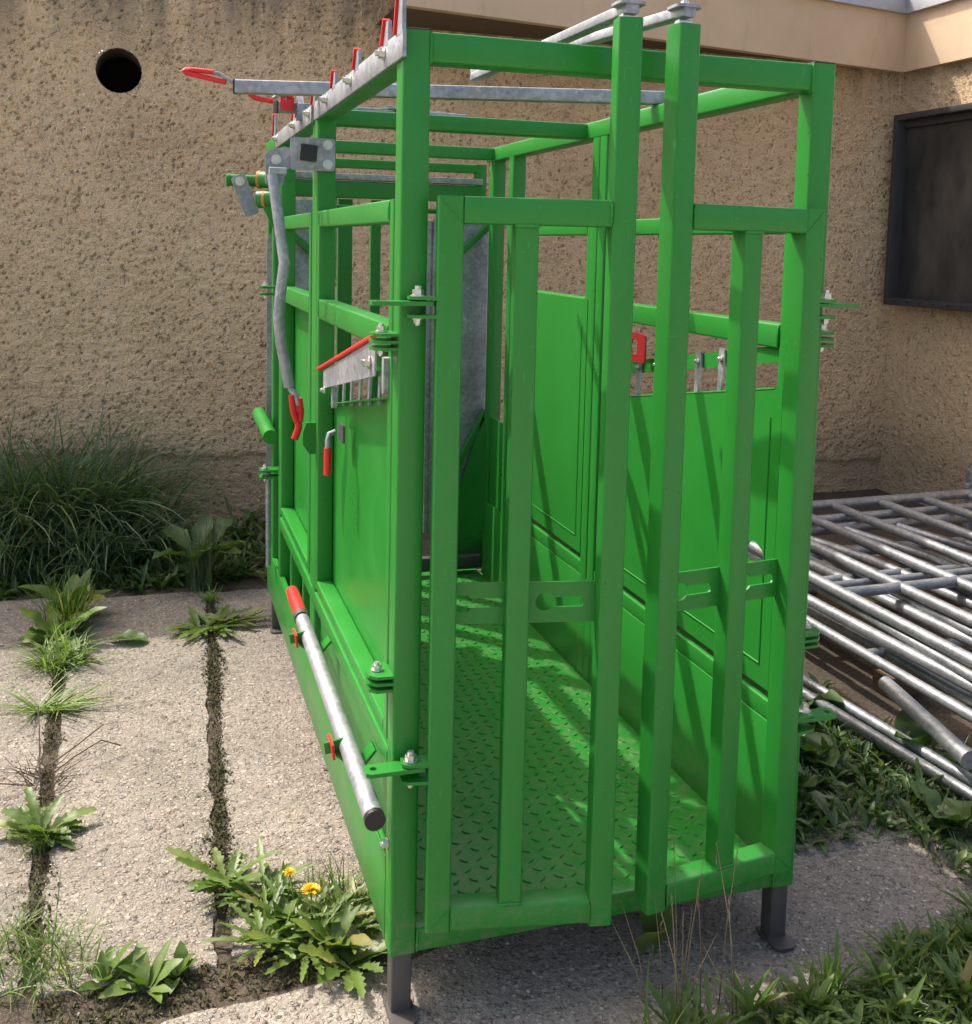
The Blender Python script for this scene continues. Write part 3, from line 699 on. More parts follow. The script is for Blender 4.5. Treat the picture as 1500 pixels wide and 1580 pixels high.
adopt(grid_wall('wall', 'y', YW, -6.0, XW+.05, -2.3, XW+.05, -.30, 3.09, .0125, (HX, HZ, HR), lambda a: .285-.045*a))
adopt(grid_wall('wall', 'x', XW, 0.5, YW+.03, 2.9, YW+.03, -.30, 3.15, .0125))
m = MB().tube([(HX, YW+.005, HZ), (HX, YW+.5, HZ)], HR+.001, 40, caps=False); m.tube([(HX, YW+.497, HZ), (HX, YW+.52, HZ)], HR+.05, 40)
adopt(m.build('vent_opening', HOLE, None))
adopt(MB().tube([(HX, YW+.003, HZ), (HX, YW+.30, HZ)], HR-.002, 40, caps=False).build('vent_pipe', simple('old_vent_pipe', (.10, .08, .06), .8), None))
m = MB(); n_ = 60
m.tube([(HX+(HR+.004)*math.cos(2*PI*k/n_), YW+.004, HZ+(HR+.004)*math.sin(2*PI*k/n_)) for k in range(n_+1)], [.006*random.uniform(.5, 1.3) for k in range(n_+1)], 6)
adopt(m.build('vent_rim', simple("pale_mortar", (.40, .33, .25), .9), None))
# fascia: the roof edge runs slightly askew to the wall
C0 = Vector((4.565, 4.285, 0)); dF = Vector((.94, 3.63, 0))-C0
C1 = C0+dF*1.035; zb0, zt0 = 2.845, 3.235
def fascia(pts, name='fascia'):
    m = MB()
    for a, b in zip(pts, pts[1:]):
        a, b = Vector(a), Vector(b); d = (b-a).normalized(); nn = Vector((-d.y, d.x, 0))
        vs = []
        for z in (zb0, zt0): vs += [Vector((a.x, a.y, z)), Vector((b.x, b.y, z)), Vector((b.x, b.y, z))+nn*.06, Vector((a.x, a.y, z))+nn*.06]
        m.add(vs, [(0, 1, 5, 4), (3, 2, 6, 7), (0, 3, 2, 1), (4, 5, 6, 7), (0, 4, 7, 3), (1, 2, 6, 5)])
    return adopt(m.build(name, FASCIA, None, 30))
C0v = (C0.x, C0.y, 0)
fascia([(C1.x, C1.y, 0), C0v]); fascia([C0v, (C0.x, .5, 0)])
zb0, zt0 = 3.07, 3.10; fascia([(-6.0, YW-.02, 0), (C1.x+.03, YW-.02, 0)]); zb0, zt0 = 2.845, 3.235  # unseen left roof edge, made low and flush to shorten its shadow
m = MB()   # soffit boards and roof slab
m.add([(C0.x, C0.y, zb0+.03), (C1.x, C1.y, zb0+.03), (C1.x, 4.6, zb0+.03), (5.2, 4.6, zb0+.03)], [(0, 1, 2, 3)])
m.add([(C0.x, C0.y, zb0+.03), (5.2, 4.6, zb0+.03), (5.2, .5, zb0+.03), (C0.x, .5, zb0+.03)], [(0, 1, 2, 3)])
adopt(m.build('soffit', SOFFIT, None))
m = MB()
for pts in ([(C0.x-.04, C0.y-.05), (C1.x-.02, C1.y-.05), (C1.x-.02, 6.5), (7, 6.5)], [(C0.x-.04, C0.y-.05), (7, 6.5), (7, .5), (C0.x-.04, .5)], [(C1.x-.02, YW-.03), (-6, YW-.03), (-6, 6.5), (C1.x-.02, 6.5)]):
    zs_ = [zt0, zt0+.13] if pts[1][0] != -6 else [3.10, 3.13]; nn = len(pts)
    m.add([(p[0], p[1], z) for z in zs_ for p in pts], [tuple(range(nn)), tuple(range(nn, 2*nn))]+[(i, (i+1) % nn, nn+(i+1) % nn, nn+i) for i in range(nn)])
adopt(m.build('roof', FLASH, None))
# dark framed window on the wing wall
wn = empty('window', (4.55, 3.65, 1.2)); wn.parent = bld; wn.matrix_parent_inverse = Matrix.Translation(bld.location).inverted()
def wadopt(o): o.parent = wn; o.matrix_parent_inverse = Matrix.Translation((4.55, 3.65, 1.2)).inverted(); return o
xw = 4.47; wy0, wy1, wz0, wz1 = 3.0, 4.235, 1.215, 2.535
m = MB()
m.box((xw, wy1-.04, wz0), (XW+.02, wy1, wz1)); m.box((xw, wy0, wz0), (XW+.02, wy0+.04, wz1))
m.box((xw, wy0+.04, wz1-.04), (XW+.02, wy1-.04, wz1)); m.box((xw, wy0+.04, wz0), (XW+.02, wy1-.04, wz0+.05))

m.box((xw+.06, wy0+.04, wz1-.09), (xw+.085, wy1-.04, wz1-.04))
wadopt(m.build('window_frame', MAT_WINFRAME, None))
gm, gn, gl, gb = mat("dark_glass"); gb.inputs["Roughness"].default_value = .28
dz_ = noise_(gn, gl, coords(gn, gl, (1, 1, .5)), 4, 5, .65)
gl.new(ramp(gn, gl, dz_, [(.35, (.022, .022, .024)), (.7, (.085, .078, .068))]).outputs[0], gb.inputs["Base Color"])
bump_(gn, gl, noise_(gn, gl, coords(gn, gl), 3, 3), .3, .02, gb)
wadopt(MB().box((xw+.09, wy0+.03, wz0+.05), (xw+.098, wy1-.03, wz1-.03)).build('glass_pane', gm, None))
m = MB()
for k in range(9): m.tube([(xw-.001, wy1-.12-k*.13, wz0+.025), (xw-.006, wy1-.12-k*.13, wz0+.035)], .009, 8)
wadopt(m.build('frame_rivet', MAT_WINFRAME, None))

# ------------------------------------------------------------------ ground
def soil_z(x, y): return min(-.1575, -.159+.012*noise.noise(Vector((x*2.5, y*2.5, 0)))+.008*noise.noise(Vector((x*11, y*11, 3))))
xs = [-60, -20, -8]+list(np.arange(-4, 6.01, .04))+[12, 25, 60]; ys = [-60, -20, -6]+list(np.arange(-1.5, 4.6, .04))+[8, 20, 60]
V = [(x, y, soil_z(x, y) if -5 < x < 7 and -1.5 < y < 5 else -.19) for y in ys for x in xs]; nx = len(xs)
F = [(j*nx+i, j*nx+i+1, (j+1)*nx+i+1, (j+1)*nx+i) for j in range(len(ys)-1) for i in range(nx-1)]
me = bpy.data.meshes.new('ground'); me.from_pydata(V, [], F); me.materials.append(SOIL); me.polygons.foreach_set("use_smooth", [True]*len(F))
go = bpy.data.objects.new('ground', me); COL.objects.link(go); tag(go, kind='structure')
def slab(corners, seed=0, rough=.015, z=GZ):
    """concrete slab with chipped, irregular edges; corners counter-clockwise"""
    out = []; n = len(corners)
    for i in range(n):
        a, b = Vector(corners[i]), Vector(corners[(i+1) % n]); L = (b-a).length; k = max(2, int(L/.025))
        d = (b-a).normalized(); nn = Vector((-d.y, d.x))
        for j in range(k):
            p = a.lerp(b, j/k)
            q = rough*(noise.noise(Vector((p.x*9, p.y*9, seed)))*1.0+noise.noise(Vector((p.x*33, p.y*33, seed+9)))*.7)
            p = p+nn*(q+.004); out.append((p.x, p.y))
    cx = sum(p[0] for p in out)/len(out); cyy = sum(p[1] for p in out)/len(out)
    m = MB(); n = len(out)
    def ins(p, e):
        v = Vector((p[0]-cx, p[1]-cyy)); L = v.length; v = v*(1-e/L); return (cx+v.x, cyy+v.y)
    rings = [[(p[0], p[1], z-.06) for p in out], [(p[0], p[1], z-.008) for p in out], [ins(p, .006)+(z-.001,) for p in out], [ins(p, .02)+(z,) for p in out]]
    vs = [q for rg in rings for q in rg]; fs = []
    for a in range(3):
        for i in range(n): fs.append((a*n+i, a*n+(i+1) % n, (a+1)*n+(i+1) % n, (a+1)*n+i))
    tri = tessellate_polygon([[Vector(q) for q in rings[3]]])
    fs += [tuple(3*n+i for i in t) for t in tri]
    m.add(vs, fs); o = m.build('pavement', CONC, None, 40); tag(o, kind='structure'); return o
g_ = .013
def jx1(y): return -.86+(2.485-y)*.035+ (.01 if y < 1 else 0)
def jx2(y): return -.255-(2.3-y)*.040
edges = [lambda y: -3.5, lambda y: -1.42+(2.4-y)*.03, jx1, jx2, lambda y: .30-(2.3-y)*.03, lambda y: 2.0, lambda y: 2.8, lambda y: 3.6, lambda y: 4.4]
bands = [(3.13, .305)]
for bi, (yt, yb) in enumerate(bands):
    for k in range(len(edges)-1):
        a, b = edges[k], edges[k+1]; yl = yb+.02*math.sin(k*2.1); yu = yt+.05*math.sin(k*1.7)
        gg = g_*(1.25 if k in (1, 2) else 1)
        if k == 5: yl = 2.2      # broken out under the hurdles
        slab([(a(yl)+gg, yl), (b(yl)-gg, yl), (b(yu)-gg, yu), (a(yu)+gg, yu)], k+bi*20)
# front band, its edge running askew
ft = lambda x: .135+(x+.55)*.10
slab([(-3.5, -1.6), (-1.504, -1.6), (-1.504, .04), (-3.5, -.12)], 41, .014, GZ-.0035)
slab([(-1.496, -1.6), (1.946, -1.6), (1.946, .335), (.34, .335), (.10, ft(.10)), (-.55, ft(-.55)), (-1.496, .04)], 77, .014, GZ-.0035)
slab([(1.954, -1.6), (3.2, -1.6), (3.2, .335), (1.954, .335)], 52, .014, GZ-.0035)
BOUNCE_YARD = simple("unseen_bounce_gravel", (.34, .30, .26), .9, 0, 30, .25, .5, .01)  # pale ground out of view, added to bounce light onto the wall
for (x0, x1, y0, y1) in ((-40, 40, -40, -1.62), (-40, -3.52, -1.60, 4.3)):
    o = MB().add([(x0, y0, GZ-.004), (x1, y0, GZ-.004), (x1, y1, GZ-.004), (x0, y1, GZ-.004)], [(0, 1, 2, 3)]).build('bounce_yard', BOUNCE_YARD, None, None); tag(o, kind='structure')
# ------------------------------------------------------------------ galvanised hurdles lying on boards, right
def hurdle(name, label, barx, y0, y1, z0, z1, xs0, xs1, cross, rad=.0235, skew=0.0, curve=False):
    rt = empty(name, ((xs0+xs1)/2, y1, z1), label, 'hurdle', 'galvanised hurdles stacked by the wall')
    inv = Matrix.Translation(rt.location).inverted()
    Z = lambda y: z1+(z0-z1)*(y1-y)/(y1-y0)
    def ad(o): o.parent = rt; o.matrix_parent_inverse = inv
    ad(MB().tube([(xs0, y1+xs0*.04-.1, z1), (xs1, y1+xs1*.04-.1, z1+.01)], rad*1.15, 14).build('end_rail', GALV_OLD))
    for xx in barx:
        pts = [(xx+skew*(y1-y), y+(xx*.04-.1 if y == y1 else 0), Z(y)) for y in (y1, y1-.06, (y0+y1)/2, y0)]
        if curve: pts = [(xx, y1, z1), (xx+.03, y1-.06, z1-.01), (xx+.09, y1-.18, z1-.02)]+[(xx+.09+skew*(y1-y), y, Z(y)) for y in (y1-.5, y1-1.2, y0)]
        ad(MB().tube(pts, rad, 12).build('bar', GALV_OLD))
    for cyy, a, b in cross:
        zz = Z(cyy)
        for i in range(1): ad(MB().tube([(a, cyy-.01, zz), ((a+b)/2, cyy+.02, zz+.002), (b, cyy, zz)], rad*.95, 12).build('cross_rail', GALV_OLD))
hurdle('hurdle', 'topmost galvanised hurdle of the pile, its thick end rail nearest the brown wall', [2.17, 2.46, 2.75, 3.03, 3.34, 3.64, 3.96], -.1, 2.68, .19, .205, 1.9, 4.3, [(1.42, 2.17, 3.96), (.35, 2.17, 3.96)])
hurdle('hurdle', 'second galvanised hurdle in the pile, its bars bending at the end, under the topmost one', [1.98, 2.30, 2.62, 2.94, 3.26], -.2, 2.45, .10, .14, 1.85, 3.9, [(1.75, 2.07, 3.38), (.70, 2.18, 3.4)], skew=.05, curve=True)
hurdle('hurdle', 'third galvanised hurdle in the pile, two tubes close together at its near side', [2.075, 2.165, 2.6, 3.1, 3.6], -.3, 2.3, .045, .06, 2.0, 3.8, [(1.15, 2.08, 3.6)], .021, skew=.01)
hurdle('hurdle', 'middle galvanised hurdle of the pile, lying slightly askew between the others', [2.24, 2.53, 2.84, 3.15, 3.46, 3.77], .1, 2.55, .145, .165, 2.1, 4.0, [(1.62, 2.27, 3.80)], .020, skew=-.045)
hurdle('hurdle', 'lowest galvanised hurdle lying on the ground beside the crush, two bare tubes showing', [1.70, 1.775], -.3, 2.1, -.10, -.04, 1.6, 2.6, [], .020, skew=.118)
tp = MB().tube([(2.012, .93, .035), (1.93, .44, .01)], .027, 16); tp.tube([(1.93, .44, .01), (1.925, .41, .009)], .031, 16)
tag(tp.build('loose_pipe', GALV_OLD), 'short thick galvanised pipe with a collar, poking out under the hurdle pile', 'pipe')
for k, (x0, x1, y0, y1, zz) in enumerate(((2.30, 2.36, 1.1, 2.3, -.06), (2.52, 2.60, 1.0, 2.4, -.055), (2.84, 2.93, .8, 2.45, -.06), (3.15, 3.24, .7, 2.5, -.05), (3.5, 3.62, .9, 2.55, -.05))):
    tag(MB().box((x0, y0, zz-.02), (x1, y1, zz+.02), .003).build('timber_board', WOOD), ['orange-brown timber board under the hurdles, nearest the crush', 'orange-brown timber board under the hurdles, second from the crush', 'orange-brown timber board in the middle of the row under the hurdles', 'orange-brown timber board under the hurdles, second from the wing wall side', 'orange-brown timber board under the hurdles, farthest from the crush'][k], 'board', 'boards under the hurdles')
for k, yy in enumerate((1.2, 2.0)):
    tag(MB().box((2.25, yy, -.17), (3.9, yy+.1, -.085), .003).build('timber_bearer', WOOD), ['timber bearer across under the near end of the boards', 'timber bearer across under the far end of the boards near the wall'][k], 'bearer', 'bearers under the boards')
m = MB().bar((4.40, 3.20, GZ), (4.40, 3.20, .23), .05, .05, rad=.005); m.tube([(4.375, 3.16, .13), (4.375, 3.20, .13)], .03, 14)
tag(m.build('bracket_post', GALV), 'short galvanised post stub with a pipe socket standing by the wing wall', 'post')

# ------------------------------------------------------------------ plants
def blade(m, base, az, L, wd, tilt, droop, segs=6, wf=None, fold=.25, twist=0., wave=0.):
    """one leaf: midrib curve leaving 'base' at 'tilt' from vertical, drooping on the way"""
    p = Vector(base); a = tilt; ds = L/segs; rows = []; h = Vector((math.cos(az), math.sin(az), 0)); sdv = Vector((-h.y, h.x, 0))
    tw = random.uniform(-1, 1)*twist
    for i in range(segs+1):
        t = i/segs; wv = wd*(wf(t) if wf else (1-t)**.7*(.4+.6*min(1, t*4)))
        d = h*math.sin(a)+Vector((0, 0, math.cos(a))); nrm = h*math.cos(a)-Vector((0, 0, math.sin(a)))
        s_ = (sdv*math.cos(tw*t)+nrm*math.sin(tw*t))
        up = -nrm*fold*wv+nrm*(-wave*math.sin(t*19+az*5)*wv)
        rows.append([p-s_*wv/2+up, Vector(p), p+s_*wv/2+up*(1-wave*2)])
        p = p+d*ds; a += droop/segs*(1+.3*random.uniform(-1, 1))
    vs = [q for rr in rows for q in rr]; fs = []
    for i in range(segs):
        for j in range(2): fs.append((i*3+j, i*3+j+1, (i+1)*3+j+1, (i+1)*3+j))
    m.add(vs, fs)
def w_grass(t): return (1-t**1.6)*(.6+.4*min(1, t*5))
def w_dock(t): return .10 if t < .18 else max(.03, math.sin(PI*min(1, (t-.14)/.86))**.75)
def w_dand(t, ph=0): 
    e = .18 if t < .12 else math.sin(PI*min(1, (t+.10)/1.12)*.97)**.8*(.55+.6*t)
    return e*(.45+.65*((t*6.5+ph) % 1.0))
def w_lance(t): return .15 if t < .1 else max(.03, math.sin(PI*t)**.8)
def finish(m, name, mt, parent=None, label=None, cat=None, group=None, kind=None, smooth=None):
    me = bpy.data.meshes.new(name); me.from_pydata([tuple(v) for v in m.v], [], m.f)
    ms = mt if isinstance(mt, (list, tuple)) else [mt]
    for q in ms: me.materials.append(q)
    if len(ms) > 1: me.polygons.foreach_set("material_index", m.m)
    me.polygons.foreach_set("use_smooth", [True]*len(me.polygons))
    o = bpy.data.objects.new(name, me); COL.objects.link(o)
    if parent: o.parent = parent; o.matrix_parent_inverse = parent.matrix_world.inverted() if False else Matrix.Translation(parent.location).inverted()
    return tag(o, label, cat, group, kind)
R_ = random.uniform
def grass_tuft(c, n, L, spread, wd, m=None, tilt=(.05, .7), droop=(.6, 1.8), z=GZ):
    m = m or MB()
    for _ in range(n):
        a = R_(0, 2*PI); rr = spread*math.sqrt(random.random())
        blade(m, (c[0]+rr*math.cos(a), c[1]+rr*math.sin(a), z-.01), R_(0, 2*PI), L*R_(.5, 1.1), wd*R_(.6, 1.2), R_(*tilt), R_(*droop), 7, w_grass, .2, .8)
    return m
def rosette(c, n, L, wd, kind='dand', m=None, tilt=(.7, 1.35), droop=(.2, .7), z=GZ, az=None):
    m = m or MB()
    for k in range(n):
        ph = R_(0, 1); wf = {'dand': (lambda t, p=ph: w_dand(t, p)), 'dock': w_dock, 'lance': w_lance}[kind]
        a = 2*PI*k/n+R_(-.4, .4) if az is None else R_(*az)
        blade(m, (c[0]+R_(-.012, .012), c[1]+R_(-.012, .012), z+.004), a, L*R_(.6, 1.1), wd*R_(.7, 1.15), R_(*tilt), R_(*droop), 20 if kind == 'dand' else 10, wf, R_(.1, .3), .4, .10 if kind == 'dock' else .05)
    return m
def cover(x0, x1, y0, y1, n, hts, m, shapes, z=GZ-.02, dens=None):
    for _ in range(n):
        x, y = R_(x0, x1), R_(y0, y1)
        if dens and random.random() > dens(x, y): continue
        k = random.choice(shapes); L = R_(*hts)
        if k == 'g':
            for _ in range(4): blade(m, (x+R_(-.02, .02), y+R_(-.02, .02), z), R_(0, 6.3), L*R_(.7, 1.3), .006, R_(.1, .8), R_(.5, 1.8), 5, w_grass, .2)
        else:
            nn = random.randint(3, 5)
            for _ in range(nn):
                ph = R_(0, 1)
                wf = w_lance if k == 'l' else (lambda t, p=ph: w_dand(t, p))
                blade(m, (x, y, z+R_(0, L*.3)), R_(0, 6.3), L*R_(.5, .95), L*R_(.11, .24), R_(.3, 1.3), R_(.3, 1.0), 12 if k == 'd' else 7, wf, .2, .5, .06)

# undergrowth along the wall
m = MB()
dn_ = lambda x, y: 1.0
cover(-2.6, -.02, 3.18, 4.25, 2600, (.06, .17), m, ['g', 'd', 'l', 'l', 'd'], -.19)
cover(-.05, .5, 3.3, 4.25, 200, (.08, .25), m, ['g', 'd', 'l'], -.19)
finish(m, 'undergrowth', LF_DOCK, kind='stuff', label='tangle of low leafy weeds at the foot of the brown wall', cat='undergrowth')
m = MB()
for cx, cyy, n, L in ((-1.75, 3.85, 110, .50), (-1.45, 3.8, 200, .70), (-1.2, 3.9, 260, .80), (-.95, 3.8, 280, .84), (-.72, 3.9, 220, .80), (-.55, 3.75, 120, .62), (-1.95, 3.6, 60, .40), (-1.1, 3.55, 140, .52), (-.75, 3.5, 120, .5)):
    grass_tuft((cx, cyy), int(n*2.1), L*1.15, .16, .018, m, (.0, .30), (.8, 2.7), -.19)
finish(m, 'tall_grass', LF_GRASS, label='dense clump of tall dark grass leaning against the brown wall, left of the crush', cat='grass clump', kind='stuff')
# dock plant with a sheaf of stems in front of the wall
def plant(name, c, label, cat, group=None): return empty(name, c, label, cat, group)
p = plant('dock_plant', (-.28, 3.2, GZ), 'bushy dock plant with a sheaf of upright stems near the rear foot of the crush', 'weed')
m = MB()
for k in range(13): blade(m, (-.28+R_(-.06, .06), 3.2+R_(-.05, .05), GZ-.02+R_(.0, .22)), R_(0, 6.3), R_(.20, .34), R_(.09, .13), R_(.4, 1.2), R_(.3, 1.1), 10, w_dock, .2, .5, .10)
finish(m, 'leaf_cluster', LF_DOCK, p)
m = MB()
grass_tuft((-.27, 3.12), 130, .42, .06, .006, m, (.0, .35), (.05, .7))
finish(m, 'stem_sheaf', LF_GRASS, p)
# second joint: tuft and flat dandelion rosettes
def single(name, mt, label, cat, m, group=None): return finish(m, name, mt, None, label, cat, group)
single('grass_tuft', LF_BRIGHT, 'small yellow-green grass tuft in the second paving joint before the dock plant', 'grass tuft', grass_tuft((-.24, 2.95), 60, .10, .04, .007))
single('dandelion', LF_DAND, 'flat dandelion rosette sprawling across the paving joint beside the rear of the crush', 'dandelion', rosette((-.14, 2.60), 9, .20, .042, 'dand', rosette((-.30, 2.55), 12, .19, .042, 'dand', rosette((-.235, 2.58), 20, .24, .038, 'dand', None, (1.25, 1.48), (.02, .15)), (1.2, 1.5), (.0, .2)), (1.2, 1.5), (.0, .2)), 'dandelions in the paving joints')
# first joint: big bright clump
m = grass_tuft((-.85, 2.30), 210, .22, .085, .008, None, (.2, 1.2), (.6, 1.6)); single('grass_tuft', LF_BRIGHT, 'lush bright green grass tuft in the left paving joint before the tall grass', 'grass tuft', m)
m = rosette((-.88, 2.55), 14, .24, .09, 'dock', None, (.5, 1.3), (.3, .9)); rosette((-.84, 2.85), 16, .26, .08, 'lance', m, (.2, 1.1), (.3, .9)); grass_tuft((-.86, 2.7), 120, .30, .09, .008, m, (.0, .5), (.3, 1.2))
single('broadleaf_weed', LF_DAND, 'broad-leaved weed behind the bright grass tuft in the left paving joint', 'weed', m)
m = MB(); blade(m, (-.70, 2.52, GZ+.01), -.35, .20, .10, 1.45, .25, 14, w_dock, .25, 0, .10); single('fallen_leaf', LF_DOCK, 'single large green leaf lying flat on the concrete slab', 'leaf', m)
m = MB()
for _ in range(80): blade(m, (-.86+R_(-.05, .05), 1.86+R_(-.03, .03), GZ), R_(-.9, 1.0) if random.random() < .65 else R_(2, 5), R_(.10, .30), .008, R_(.9, 1.4), R_(.2, .7), 7, w_grass, .2, .8)
single('grass_tuft', LF_BRIGHT, 'flattened pale grass tuft spilling rightwards over the slab by the fine crack', 'grass tuft', m)
# dead twigs
m = MB()
for _ in range(46):
    b0 = Vector((-.83+R_(-.04, .04), 1.33+R_(-.12, .08), GZ-.01)); a = R_(0, 6.3); L = R_(.05, .15); pts = [b0]
    for k in range(4): a += R_(-.5, .5); pts.append(pts[-1]+Vector((math.cos(a)*L/4, math.sin(a)*L/4, R_(.0, .03))))
    m.tube(pts, [.0018, .0016, .0013, .001, .0006], 5)
for pts in ([(-.83, 1.30, -.14), (-.74, 1.36, -.10), (-.66, 1.44, -.09), (-.60, 1.45, -.12)], [(-.85, 1.28, -.14), (-.95, 1.26, -.11), (-1.1, 1.30, -.12)], [(-.84, 1.34, -.14), (-.85, 1.45, -.03), (-.86, 1.52, .02)], [(-.82, 1.4, -.14), (-.74, 1.46, -.11), (-.66, 1.58, -.10)]):
    m.tube(pts, .0022, 5)
tag(m.build('dead_twigs', LF_TWIG), 'tangle of dry brown twigs sticking out of the left paving joint', 'twigs')
m = rosette((-.80, .98), 20, .15, .05, 'dand', None, (.5, 1.3), (.2, .8)); grass_tuft((-.80, .93), 60, .14, .05, .005, m)
single('dandelion', LF_DAND, 'small leafy dandelion in the left paving joint below the dry twigs', 'dandelion', m, 'dandelions in the paving joints')
m = grass_tuft((-.83, .42), 150, .20, .14, .005, None, (.2, 1.2), (.3, 1.4)); grass_tuft((-.70, .36), 60, .16, .08, .005, m)
single('grass_tuft', LF_DAND, 'wispy grass tuft where two paving joints meet at the near left corner', 'grass tuft', m)
# bottom gap
for k, (x, y, n, L, lab) in enumerate(((-.60, .31, 10, .11, 'small lance-leaved weed in the soil gap, left one near the photo edge'), (-.52, .26, 9, .13, 'small lance-leaved weed in the soil gap, right of its twin'), (-.44, .29, 7, .10, 'tiny lance-leaved weed between the soil gap and the dandelion clump'))):
    single('seedling_weed', LF_DAND, lab, 'weed', rosette((x, y), n, L, .035, 'lance', None, (.3, 1.2), (.3, .9), GZ-.02), 'seedling weeds in the soil gap')
# large dandelion clump with flowers next to the front leg
cl = plant('dandelion', (-.14, .38, GZ), 'big dandelion clump with two yellow flowers beside the front left leg of the crush', 'dandelion', 'dandelions in the paving joints')
m = MB()
for c, n, L in (((-.23, .52), 14, .19), ((-.17, .40), 18, .17), ((-.10, .36), 18, .17), ((-.04, .31), 18, .16), ((-.15, .28), 14, .17), ((-.04, .42), 12, .16), ((-.24, .33), 12, .15)):
    rosette(c, n+9, L*.92, .027, 'dand', m, (.65, 1.48), (.15, .7))
rosette((-.20, .34), 10, .12, .035, 'lance', m, (.2, 1.0), (.2, .8)); rosette((-.08, .26), 10, .14, .045, 'lance', m, (.4, 1.2), (.2, .8))
grass_tuft((-.06, .42), 200, .17, .10, .0045, m, (.1, 1.1), (.3, 1.4))
finish(m, 'leaf_cluster', LF_DAND, cl)
def flower(x, y, z, rr, base):
    s_ = MB().tube([base, (base[0]*.5+x*.5, base[1]*.5+y*.5, z*.5+GZ*.5+.01), (x, y, z)], .0022, 6)
    so_ = finish(s_, 'flower_stem', LF_BRIGHT, cl)
    h = MB()
    for k in range(120):
        a = R_(0, 6.3); t = math.sqrt(random.random()); blade(h, (x, y, z), a, rr*(.45+.55*t), rr*.16, .15+1.25*t, .25, 3, lambda q: 1-.5*q, .1)
    finish(h, 'flower_head', PETAL, cl)
flower(-.118, .39, -.065, .027, (-.12, .34, GZ)); flower(-.165, .45, -.045, .018, (-.15, .40, GZ))
single('dandelion', LF_DAND, 'two-headed low dandelion at the top end of the clump, on the second paving joint', 'dandelion', rosette((-.31, .60), 16, .17, .05, 'dand', None, (.8, 1.4), (.1, .5)), 'dandelions in the paving joints')
single('dandelion', LF_DAND, 'dandelion rosette lying in front of the front left leg on the near slab edge', 'dandelion', rosette((-.05, .20), 12, .15, .05, 'dand', None, (.8, 1.45), (.1, .4)), 'dandelions in the paving joints')
# joint filling: moss, crumbs and seedlings
m = MB()
for jf, ya, yb, n in ((jx1, .4, 3.0, 2400), (jx2, .4, 3.0, 3600)):
    for _ in range(n):
        y = R_(ya, yb); dd = noise.noise(Vector((y*3.1, jf(0)*7, 2)))
        if random.random() > .30+1.5*max(0, dd+.12): continue
        x = jf(y)+random.gauss(0, .012+.022*max(0, dd)); L = R_(.004, .013)*(1.7 if random.random() < .08 else 1)
        for _ in range(3): blade(m, (x, y, -.156+R_(0, .010)), R_(0, 6.3), L, L*.45, R_(.2, 1.5), R_(0, .8), 3, w_lance, .2)
for _ in range(1100):
    x = R_(-.75, .0); y = ft(x)+R_(.01, .15); L = R_(.006, .02)
    for _ in range(2): blade(m, (x, y, -.158), R_(0, 6.3), L, L*.35, R_(.3, 1.4), .3, 3, w_lance, .2)
finish(m, 'moss', LF_MOSS, kind='stuff', label='dark moss and crumbs filling the joints between the slabs', cat='moss')
# right-hand weeds between crush and hurdles
m = MB()
cover(1.12, 2.0, .36, 1.5, 950, (.05, .13), m, ['g', 'd', 'l', 'l'], -.17)
cover(1.62, 2.2, .02, .9, 260, (.05, .12), m, ['g', 'l', 'd'], -.16)
finish(m, 'undergrowth', LF_DOCK, kind='stuff', label='low shaded weeds between the crush and the pile of hurdles', cat='undergrowth')
docks = (((1.24, .52), 9, .24, 'dock plant with drooping leaves beside the front right post'), ((1.40, .62), 9, .22, 'dock plant second from the crush, in front of the hurdles'),
         ((1.62, .78), 9, .19, 'dock plant under the two low tubes'), ((1.80, 1.15), 9, .22, 'dock plant between the two pairs of tubes'), ((1.78, .32), 8, .17, 'dock plant at the right edge of the photo lowest of the row'),
         ((1.52, 1.25), 8, .24, 'dock plant deep in the shade behind the crush hinge'), ((2.0, .75), 7, .17, 'dock plant under the end of the short loose pipe'))
for c, n, L, lab in docks:
    m = rosette(c, n, L, .11, 'dock', None, (.3, 1.2), (.5, 1.3), -.16); grass_tuft(c, 25, .22, .08, .004, m)
    single('dock_plant', LF_DOCK, lab, 'weed', m, 'dock plants beside the hurdles')
# slim leafy shoot before the hurdles
m = MB()
for bx in (1.66, 1.72, 1.80):
    top = Vector((bx+R_(-.04, .1), 1.62+R_(-.05, .05), R_(.16, .32))); b0 = Vector((bx, 1.6, GZ)); m.tube([b0, b0.lerp(top, .5)+Vector((.01, 0, 0)), top], .003, 5)
    for k in range(7):
        q = b0.lerp(top, .45+.55*k/6); blade(m, q, R_(0, 6.3), R_(.06, .09), .05, R_(.7, 1.4), .6, 8, w_dock, .2)
single('leafy_shoot', LF_BRIGHT, 'slim light green leafy shoot rising in front of the hurdle bars', 'weed', m)
